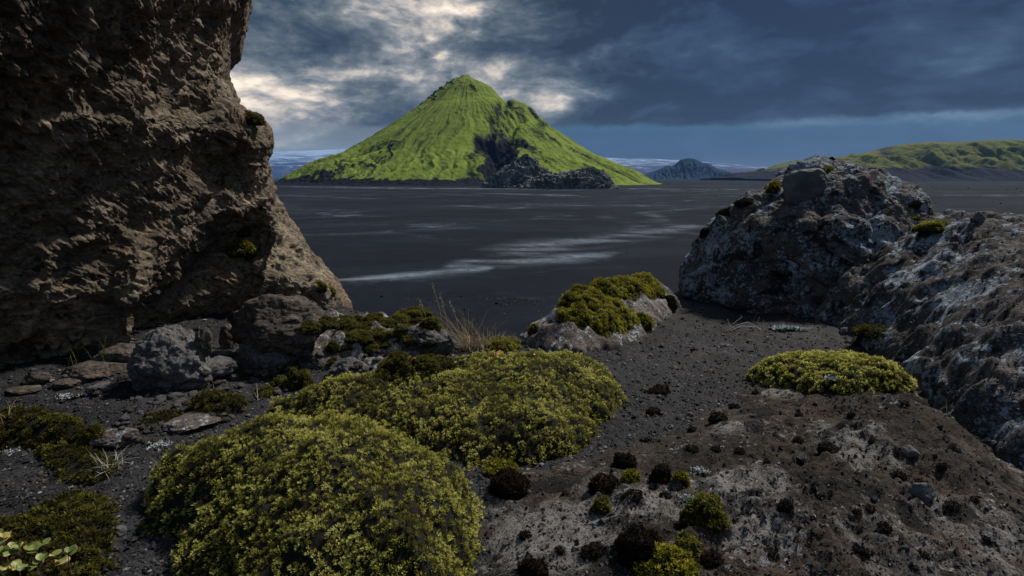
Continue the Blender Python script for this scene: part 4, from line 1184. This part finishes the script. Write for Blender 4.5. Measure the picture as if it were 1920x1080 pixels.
lumps = [(598, 612, 44, 20), (575, 620, 40, 18), (640, 606, 36, 14), (652, 622, 40, 22), (672, 604, 34, 14), (700, 602, 34, 14), (690, 622, 44, 20), (720, 612, 36, 16), (745, 604, 34, 14), (770, 600, 62, 22),
         (806, 616, 34, 24), (790, 632, 34, 18), (760, 628, 46, 18), (735, 634, 40, 18), (705, 640, 50, 22), (668, 640, 50, 20), (650, 655, 40, 16), (680, 656, 44, 16), (715, 652, 44, 18), (772, 642, 34, 16), (800, 645, 36, 18), (745, 645, 36, 16)]
for i, (a, b, w, h) in enumerate(lumps):
    ball(a, b, w * 1.25, h * 1.0, M_ballmoss, 'rounded olive moss lump in the packed cluster on the rock shelf', seed=440 + i, leaf=.0065, k=6, group='packed moss lumps on the rock shelf', clump=.002)
# black moss dots on the bedrock
dots = [(1243, 740, 44, 18), (1350, 790, 36, 16), (1228, 778, 30, 14), (1380, 766, 20, 10), (1500, 832, 22, 14), (1345, 850, 26, 14), (1300, 850, 30, 16), (1390, 852, 22, 12), (1560, 850, 40, 18), (1600, 782, 16, 12), (1500, 780, 14, 8),
        (1505, 872, 18, 14), (1690, 900, 30, 16), (1790, 845, 16, 12), (1478, 960, 34, 26), (1665, 998, 30, 20), (1610, 965, 18, 14), (1635, 962, 26, 14), (1735, 925, 44, 26), (1795, 955, 30, 14), (1620, 1045, 34, 22), (1450, 1050, 48, 22),
        (1610, 1000, 18, 12), (1830, 945, 24, 14), (1775, 880, 24, 12), (1690, 1020, 26, 12), (1740, 1050, 30, 14), (1400, 1000, 14, 8), (1560, 930, 16, 10), (1300, 810, 18, 10), (1215, 830, 22, 10), (1190, 940, 40, 20), (1250, 935, 24, 12),
        (1440, 870, 14, 9), (1640, 830, 16, 9), (1850, 1020, 26, 16), (1540, 1010, 18, 10), (1700, 760, 18, 10), (1420, 740, 16, 8), (1060, 930, 16, 10), (1050, 1040, 24, 16), (985, 1010, 24, 16), (1120, 1050, 60, 26)]
for i, (a, b, w, h) in enumerate(dots):
    ball(a, b, w, h * .9, M_blackmoss, 'small black moss clump dotted over the brown bedrock', name='black_moss_clump', seed=500 + i, leaf=.0075, k=5, group='black moss clumps on the bedrock', clump=.002)
# black and yellow cushions on the boulder's crown and moss on the cliff
for i, (a, b, w, h, m, lb) in enumerate([(1548, 318, 44, 12, M_yellowmoss, 'yellow moss cap on the very top of the lichen boulder'), (1456, 356, 26, 20, M_yellowmoss, 'yellow moss wedge on the left shoulder of the boulder'),
                                     (1405, 382, 40, 12, M_blackmoss, 'black moss fringe on the upper left rim of the boulder'), (1364, 404, 30, 14, M_blackmoss, 'black moss fringe halfway down the left rim of the boulder'),
                                     (1325, 440, 18, 16, M_blackmoss, 'lowest black moss lump on the left rim of the boulder'), (1770, 430, 66, 16, M_yellowmoss, 'yellow moss cushion in the dip between boulder and ridge'),
                                     (1718, 410, 34, 9, M_yellowmoss, 'small yellow moss streak right of the boulder crown'), (1720, 385, 40, 14, M_blackmoss, 'black moss on the right shoulder of the boulder')]):
    ball(a, b, w, h, m, lb, seed=560 + i, leaf=.011, k=7)
for i, (a, b, w, h, lb) in enumerate([(470, 226, 34, 20, 'green moss tuft on top of the cliff knob, against the sky'), (450, 470, 40, 26, 'bright moss patch in the diagonal crack of the cliff'), (452, 436, 26, 18, 'smaller moss patch above the one in the cliff crack'),
                                     (600, 540, 18, 18, 'yellow green moss tuft low on the right edge of the cliff'), (622, 545, 12, 10, 'tiny moss tuft beside the one low on the cliff edge'), (468, 482, 18, 14, 'small moss tail hanging below the cliff crack patch')]):
    l, n = hit(a, b); kk = px_size(l[1])
    V, F = dome(l - n * .02, w * kk * .8, w * kk * .5, h * kk * .8, 580 + i, 30)
    moss_thing('moss_tuft', V, F, .014, M_yellowmoss if i else M_darkmoss, lb, seed=580 + i, k=8, clump=.006, gaps=0)


# ------------------------------------------------------------------ grass and plants
def blades(base, n, L, lean, spread, width, r, droop=.5, az=None, azs=3.14, seg=7, tint=None, basespread=None):
    """thin three-sided blades"""
    b = np.array(base)[None] + np.stack([r.normal(0, 1, n) * spread, r.normal(0, 1, n) * spread * .7, np.zeros(n)], -1)
    a = r.uniform(-azs, azs, n) + (az or 0); ln = L * r.uniform(.55, 1.1, n); le = np.abs(r.normal(lean, lean * .4, n))
    t = np.linspace(0, 1, seg)
    ang = le[:, None] + droop * r.uniform(.3, 1.3, n)[:, None] * t[None] ** 1.5 * 1.6
    ds = (ln / (seg - 1))[:, None]
    hx = np.cumsum(np.sin(ang) * ds, 1) - np.sin(ang[:, :1]) * ds; hz = np.cumsum(np.cos(ang) * ds, 1) - np.cos(ang[:, :1]) * ds
    C = np.stack([b[:, None, 0] + hx * np.cos(a)[:, None], b[:, None, 1] + hx * np.sin(a)[:, None], b[:, None, 2] - .004 + hz], -1)
    sd = np.stack([-np.sin(a), np.cos(a), np.zeros(n)], -1)[:, None]
    ot = np.stack([np.cos(a) * .5, np.sin(a) * .5, np.ones(n)], -1)[:, None]
    w = (width * (1 - t * .85))[None, :, None]
    rings = np.stack([C + sd * w, C - sd * w, C + ot * w * .8], 2)          # n,seg,3,3
    V = rings.reshape(-1, 3)
    idx = np.arange(n * seg * 3).reshape(n, seg, 3)
    F = []
    for k in range(3):
        k2 = (k + 1) % 3
        F.append(np.stack([idx[:, :-1, k], idx[:, :-1, k2], idx[:, 1:, k2], idx[:, 1:, k]], -1).reshape(-1, 4))
    F = np.concatenate(F)
    tt = np.repeat(r.uniform(0, 1, n) if tint is None else np.full(n, tint), seg * 3); tp = np.tile(np.repeat(t, 3), n)
    return V, F, tt, tp, C
def grass(name, spots, mat, label, n=14, L=.1, lean=.5, spread=.01, width=.0012, droop=.5, az=None, azs=3.14, seed=1, cat='grass', group=None):
    r = np.random.default_rng(seed); Vs = []; Fs = []; T = []; P = []; off = 0
    for (a, b) in spots:
        l, nn = hit(a, b)
        V, F, tt, tp, _ = blades(l, n, L, lean, spread, width, r, droop, az, azs)
        Vs.append(V); Fs.append(F + off); T.append(tt); P.append(tp); off += len(V)
    return obj(name, [(np.concatenate(Vs), np.concatenate(Fs), 0)], [mat], label=label, cat=cat, group=group, attrs={'tint': np.concatenate(T), 'tip': np.concatenate(P)})

def dry_tussock():
    l, n = hit(870, 655)
    root = empty('grass_tussock', l, 'golden dry grass tussock with seed stalks at the brow, against the dark plain', 'grass')
    r = np.random.default_rng(701)
    A = [blades(l + np.array([dx, dy, 0]), nb, L, le, .06, .0022, r, dr, az, azs) for dx, dy, nb, L, le, dr, az, azs in
         ((0.05, 0, 42, .50, .65, .4, math.pi, .8), (0.08, 0, 30, .36, .45, .5, 0, 3.14), (-.06, 0, 22, .50, .9, .2, math.pi, .6), (.14, .02, 40, .34, .35, .5, 0, 3.14), (.24, 0, 35, .24, .6, .6, 0, 3.14))]
    off = 0; Vs = []; Fs = []; T = []; P = []
    for V, F, tt, tp, _ in A: Vs.append(V); Fs.append(F + off); T.append(tt); P.append(tp); off += len(V)
    obj('blades', [(np.concatenate(Vs), np.concatenate(Fs), 0)], [M_drygrass], parent=root, attrs={'tint': np.concatenate(T), 'tip': np.concatenate(P)})
    for k, (a0, b0, a1, b1) in enumerate([(833, 650, 814, 545), (838, 650, 828, 560), (800, 625, 787, 565), (860, 640, 846, 572)]):
        p0 = at_y(a0, b0, l[1]); p1 = at_y(a1, b1, l[1])
        t = np.linspace(0, 1, 9)[:, None]; C = p0 + (p1 - p0) * t + np.array([.02, 0, 0]) * np.sin(t * 3.14)
        V, F = tube(C, np.linspace(.0022, .0012, 9))
        st = obj('stalk', [(V, F, 0)], [M_drygrass], parent=root, attrs={'tint': np.full(len(V), .7), 'tip': np.full(len(V), .6)})
        st['_o'] = root['_o']; st.parent = root
        Vh = []; Fh = []; off = 0; Th = []
        for q in range(26):
            c = C[-1] + (C[-2] - C[-1]) * r.uniform(-.8, 1.6) + r.normal(0, .0045, 3)
            V, F, tt, tp = leaves(c[None], np.array([[0, 0, 1.0]]), np.array([.017]), 2, r, width=.3, spread=(.1, .7))
            Vh.append(V); Fh.append(F + off); off += len(V); Th.append(tt)
        Vh = np.concatenate(Vh)
        obj('seed_head', [(Vh, np.concatenate(Fh), 0)], [M_palegrass], parent=st, attrs={'tint': np.full(len(Vh), .45), 'tip': np.full(len(Vh), .5)})
def tube(C, rad, k=5):
    C = np.asarray(C); n = len(C); T = np.gradient(C, axis=0); T /= np.linalg.norm(T, axis=1, keepdims=True) + 1e-9
    ref = np.array([0.3, .9, .2]); A = np.cross(T, ref); A /= np.linalg.norm(A, axis=1, keepdims=True); B = np.cross(T, A)
    th = np.linspace(0, 2 * np.pi, k, endpoint=False); rad = np.asarray(rad)[:, None, None] * np.ones((n, 1, 1))
    V = C[:, None] + rad * (np.cos(th)[None, :, None] * A[:, None] + np.sin(th)[None, :, None] * B[:, None])
    return V.reshape(-1, 3), grid_faces(k, n, True)
dry_tussock()
grass('grass_tuft', [(748, 664)], M_palegrass, 'silvery white grass tuft among the moss lumps on the rock shelf', n=22, L=.13, lean=.55, width=.0022, droop=.25, seed=711)
grass('grass_tuft', [(602, 695)], M_palegrass, 'pale grass sprig with reddish blades left of the grey rock tip', n=10, L=.13, lean=.5, width=.0016, droop=.2, seed=712)
grass('grass_tuft', [(198, 880), (212, 868)], M_palegrass, 'sprawling white dead grass tuft at the left, in front of a pale stone', n=22, L=.115, lean=.95, spread=.02, width=.0017, droop=.3, seed=713)
grass('grass_tuft', [(66, 712)], M_greengrass, 'thin green grass tuft growing on stones at the cliff foot, far left', n=16, L=.17, lean=.9, width=.0018, droop=.35, seed=714)
grass('grass_tuft', [(145, 690), (195, 680)], M_greengrass, 'faint grass blades standing in the dark hollow of the cliff foot', n=9, L=.22, lean=.35, spread=.03, width=.0018, seed=715)
grass('grass_tuft', [(398, 665)], M_greengrass, 'small arching green grass behind the pale stones', n=12, L=.14, lean=.4, width=.002, droop=.9, seed=716)
grass('grass_tuft', [(486, 750)], M_palegrass, 'short forked straw beside the flat olive cushion', n=7, L=.11, lean=.6, width=.002, droop=.1, seed=717)
grass('grass_tuft', [(425, 712), (380, 735), (450, 700)], M_greengrass, 'loose green and straw blades over the rubble beside the pointed boulder', n=9, L=.12, lean=.8, spread=.03, width=.0014, seed=718)
grass('grass_tuft', [(300, 905), (305, 880)], M_drygrass, 'reddish wisp of grass above the left side of the largest moss mound', n=5, L=.1, lean=.5, width=.0010, droop=.3, seed=719)
grass('grass_tuft', [(1270, 690)], M_palegrass, 'thin curled white grass lying on the gravel path', n=7, L=.12, lean=1.1, width=.0012, droop=.3, seed=720)
grass('grass_tuft', [(1782, 778), (1870, 830)], M_palegrass, 'pale grass sprigs at the right side of the bedrock', n=8, L=.10, lean=.7, spread=.02, width=.0014, seed=721)
grass('grass_tuft', [(690, 790), (705, 785)], M_drygrass, 'few straw blades sticking out between the two big moss beds', n=3, L=.12, lean=.3, width=.001, seed=722)
grass('grass_tuft', [(1775, 655), (1638, 660)], M_greengrass, 'single green blades behind the right hand moss mound', n=4, L=.09, lean=.2, width=.0014, seed=723)
grass('grass_tuft', [(18, 780), (5, 800)], M_drygrass, 'straw blades at the left edge standing in the olive moss', n=6, L=.14, lean=.6, width=.0015, seed=724)

def twig(pts, y, rad, mat, name, label, cat):
    C = np.array([at_y(a, b, y) for a, b in pts]); t = np.linspace(0, len(C) - 1, 24)
    C = np.stack([np.interp(t, np.arange(len(C)), C[:, k]) for k in range(3)], -1)
    V, F = tube(C, np.linspace(rad, rad * .5, len(C)))
    return obj(name, [(V, F, 0)], [mat], label=label, cat=cat, attrs={'tint': np.full(len(V), .75), 'tip': np.full(len(V), .5)})
def arched_plant():
    l, n = hit(1400, 620)
    root = empty('dead_plant', l, 'bleached dead plant with arched stems and one red stalk before the boulder', 'plant')
    y = l[1]
    for pts in ([(1362, 621), (1380, 610), (1402, 604), (1414, 610), (1428, 620)], [(1366, 622), (1390, 611), (1412, 613), (1426, 618)], [(1364, 598), (1367, 610), (1376, 616)], [(1374, 608), (1384, 600), (1392, 594)], [(1420, 606), (1424, 594)], [(1426, 614), (1432, 600)]):
        C = np.array([at_y(a, b, y) for a, b in pts]); V, F = tube(C, np.full(len(C), .0028))
        obj('stem', [(V, F, 0)], [M_palegrass], parent=root, attrs={'tint': np.full(len(V), .8), 'tip': np.full(len(V), .5)})
    C = np.array([at_y(a, b, y) for a, b in [(1410, 607), (1418, 590), (1426, 575), (1434, 561), (1440, 554)]]); V, F = tube(C, np.linspace(.003, .0015, 5))
    o = obj('stalk', [(V, F, 0)], [M_stalk], parent=root, label='reddish upright stalk')
    l, n = hit(1478, 618); y = l[1]
    root = empty('silver_plant', l, 'flat blue green rosette plant with one red stalk at the foot of the boulder', 'plant')
    r = np.random.default_rng(5)
    P = l + np.stack([r.normal(0, .07, 60), r.normal(0, .03, 60), np.full(60, .005)], -1)
    V, F, tt, tp = leaves(P, np.tile([[0, 0, 1.0]], (60, 1)), np.full(60, .035), 7, r, width=.45, spread=(.8, 1.4))
    obj('foliage', [(V, F, 0)], [M_silver], parent=root)
    C = np.array([at_y(a, b, y) for a, b in [(1474, 610), (1481, 592), (1485, 576), (1484, 566)]]); V, F = tube(C, np.linspace(.003, .0018, 4))
    obj('stalk', [(V, F, 0)], [M_stalk], parent=root)
M_stalk = material('red_stalk', lambda g: ((.16, .06, .035), None))
M_silver = material('silver_leaf', lambda g: (g.mix(g.noise(g.coord('Object'), 30), (.10, .16, .17), (.28, .36, .37)), None))
arched_plant()

# leafy plant in the corner: rounded curled leaves
def m_leaf(g):
    t = g.attr('tint'); c = g.coord('Object'); e = g.attr('tip')
    col = g.ramp(t, [(0, (.07, .13, .03)), (.55, (.16, .20, .05)), (.8, (.30, .22, .05)), (1, (.34, .10, .04))])
    col = g.mix(e.step(.75, 1) * .55, col, (.38, .20, .07))
    return g.mix(g.noise(c, 90, 3).step(.45, .7) * .4, col, (.15, .20, .075)), None, .45
M_leaf = material('waxy_leaf', m_leaf)
def round_leaf(c, size, az, tilt, curl, n=9):
    u = np.linspace(-1, 1, n); v = np.linspace(0, 1, n)
    U, Vv = np.meshgrid(u, v)
    wd = np.sqrt(np.clip(1 - (2 * Vv - 1) ** 2, 0.0, 1)) * .5
    x = U * wd; y = Vv; z = curl * (U ** 2) * .25 + .18 * np.sin(Vv * 3.1) * curl
    P = np.stack([x, y, z], -1) * size
    ct, st = math.cos(tilt), math.sin(tilt); P = np.stack([P[..., 0], P[..., 1] * ct - P[..., 2] * st, P[..., 1] * st + P[..., 2] * ct], -1)
    ca, sa = math.cos(az), math.sin(az); P = np.stack([P[..., 0] * ca - P[..., 1] * sa, P[..., 0] * sa + P[..., 1] * ca, P[..., 2]], -1)
    ed = np.maximum(np.abs(U), np.abs(2 * Vv - 1))
    return (P + c).reshape(-1, 3), grid_faces(n, n), ed.ravel()
def leafy(name, spots, size, label, seed, tall=.03, mat=None, ns=1):
    r = np.random.default_rng(seed); l0, _ = hit(*spots[0][:2]); root = empty(name, l0, label, 'plant')
    Vs = []; Fs = []; T = []; E = []; off = 0; SV = []; SF = []; so = 0
    for s in spots:
        a, b = s[:2]; l, _ = hit(a, b); tin = s[2] if len(s) > 2 else r.uniform(0, 1)
        top = l + np.array([0, 0, tall * r.uniform(.7, 1.3)])
        for q in range(ns):
            V, F, e = round_leaf(top, size * r.uniform(.75, 1.15), r.uniform(0, 6.28), r.uniform(.0, .8), r.uniform(-1, 1.3))
            Vs.append(V); Fs.append(F + off); off += len(V); T.append(np.full(len(V), np.clip(tin + r.normal(0, .1), 0, 1))); E.append(e)
        C = np.linspace(l - np.array([0, 0, .01]), top, 4); V, F = tube(C, np.full(4, size * .04)); SV.append(V); SF.append(F + so); so += len(V)
    obj('foliage', [(np.concatenate(Vs), np.concatenate(Fs), 0)], [M_leaf], parent=root, attrs={'tint': np.concatenate(T), 'tip': np.concatenate(E)})
    obj('stem', [(np.concatenate(SV), np.concatenate(SF), 0)], [M_stalk], parent=root)
leafy('leafy_plant', [(8, 1030, .1), (14, 1050, .75), (3, 1062, .2), (28, 1060, .6), (45, 1068, .15), (70, 1066, .2), (88, 1058, .05), (105, 1078, .4), (118, 1082, .9), (134, 1082, .15), (8, 1085, .1), (40, 1090, .7), (84, 1092, .3), (20, 1100, .5), (60, 1100, .3)],
      .032, 'small rounded green leaves with orange rims in the bottom left corner', 801, .07, ns=3)
leafy('leafy_plant', [(505, 700, .1), (512, 690, .2), (530, 698, .8), (545, 692, .9), (520, 708, .5), (540, 705, .2), (552, 700, .15), (498, 712, .1)], .026, 'small bright green and red leaved plant behind the olive cushions', 802, .04, ns=3)
leafy('leafy_plant', [(776, 680, .95), (790, 678, .9), (765, 676, .9)], .022, 'orange autumn leaves left of centre at the back of the moss carpet', 803, .02, ns=3)
leafy('leafy_plant', [(935, 668, 1), (942, 660, .95), (930, 675, .9), (1002, 672, .95)], .024, 'red orange leaves on the back of the carpet beside the brow rock', 804, .02, ns=3)
leafy('leafy_plant', [(858, 684, .1), (868, 680, .15), (880, 676, .85)], .030, 'rounded pale green leaf with a yellow one behind the carpet', 805, .02, ns=2)
leafy('withered_flower', [(438, 700, .85), (436, 712, .9)], .028, 'withered tan flower on a short stem among the rubble', 806, .07, ns=4)

def lichen_tufts():
    r = np.random.default_rng(900)
    for i, (a, b, w, lb) in enumerate([(25, 848, 40, 'white curly lichen clump at the left edge below the olive mound'), (300, 836, 46, 'small pale lichen cluster on gravel left of the largest mound'), (130, 745, 40, 'pale green lichen sprigs between the flat stones'),
                                       (1292, 645 + 0, 12, 'tiny pale lichen on the gravel path'), (1362, 648, 16, 'small white lichen tuft on the gravel above the right moss mound'),
                                       (1560, 712, 30, 'grey lichen frill in the front of the right moss mound'), (1310, 885, 34, 'crusty blue white lichen right of the yellow moss ball'), (1285, 935, 34, 'ragged blue white lichen above the round olive cushion')]):
        l, n = hit(a, b); k = px_size(l[1]) * w / 2; N = 90
        P = l + np.stack([r.normal(0, .5, N) * k, r.normal(0, .35, N) * k, np.abs(r.normal(0, .12, N)) * k], -1)
        V, F, tt, tp = leaves(P, np.tile([[0, 0, 1.0]], (N, 1)), np.full(N, min(k * .28, .012)), 5, r, width=.6, spread=(.3, 1.3))
        obj('lichen', [(V, F, 0)], [M_lich], label=lb, cat='lichen')
M_lich = material('white_lichen', lambda g: (g.mix(g.noise(g.coord('Object'), 60), (.20, .24, .26), (.46, .50, .52)), None))
lichen_tufts()

def build_haze():
    x0, x1, y0, y1, z0, z1 = -13000, 13000, -60, 14000, PLAIN_Z - 60, 700
    V = np.array([[x, y, z] for z in (z0, z1) for y in (y0, y1) for x in (x0, x1)], float)
    F = np.array([[0, 2, 3, 1], [4, 5, 7, 6], [0, 1, 5, 4], [2, 6, 7, 3], [0, 4, 6, 2], [1, 3, 7, 5]])
    m = bpy.data.materials.new('haze_air'); m.use_nodes = True; nt = m.node_tree; nt.nodes.clear()
    o = nt.nodes.new('ShaderNodeOutputMaterial'); v = nt.nodes.new('ShaderNodeVolumePrincipled')
    v.inputs['Color'].default_value = (.22, .48, 1.0, 1); v.inputs['Density'].default_value = 0.000026
    nt.links.new(v.outputs[0], o.inputs['Volume'])
    obj('haze', [(V, F, 0)], [m], kind='stuff', origin=np.zeros(3), smooth=False, label='thin blue haze over the far plain', cat='haze')
build_haze()

for o in ROOTS:
    if '_o' in o: del o['_o']
for o in bpy.data.objects:
    if '_o' in o: del o['_o']
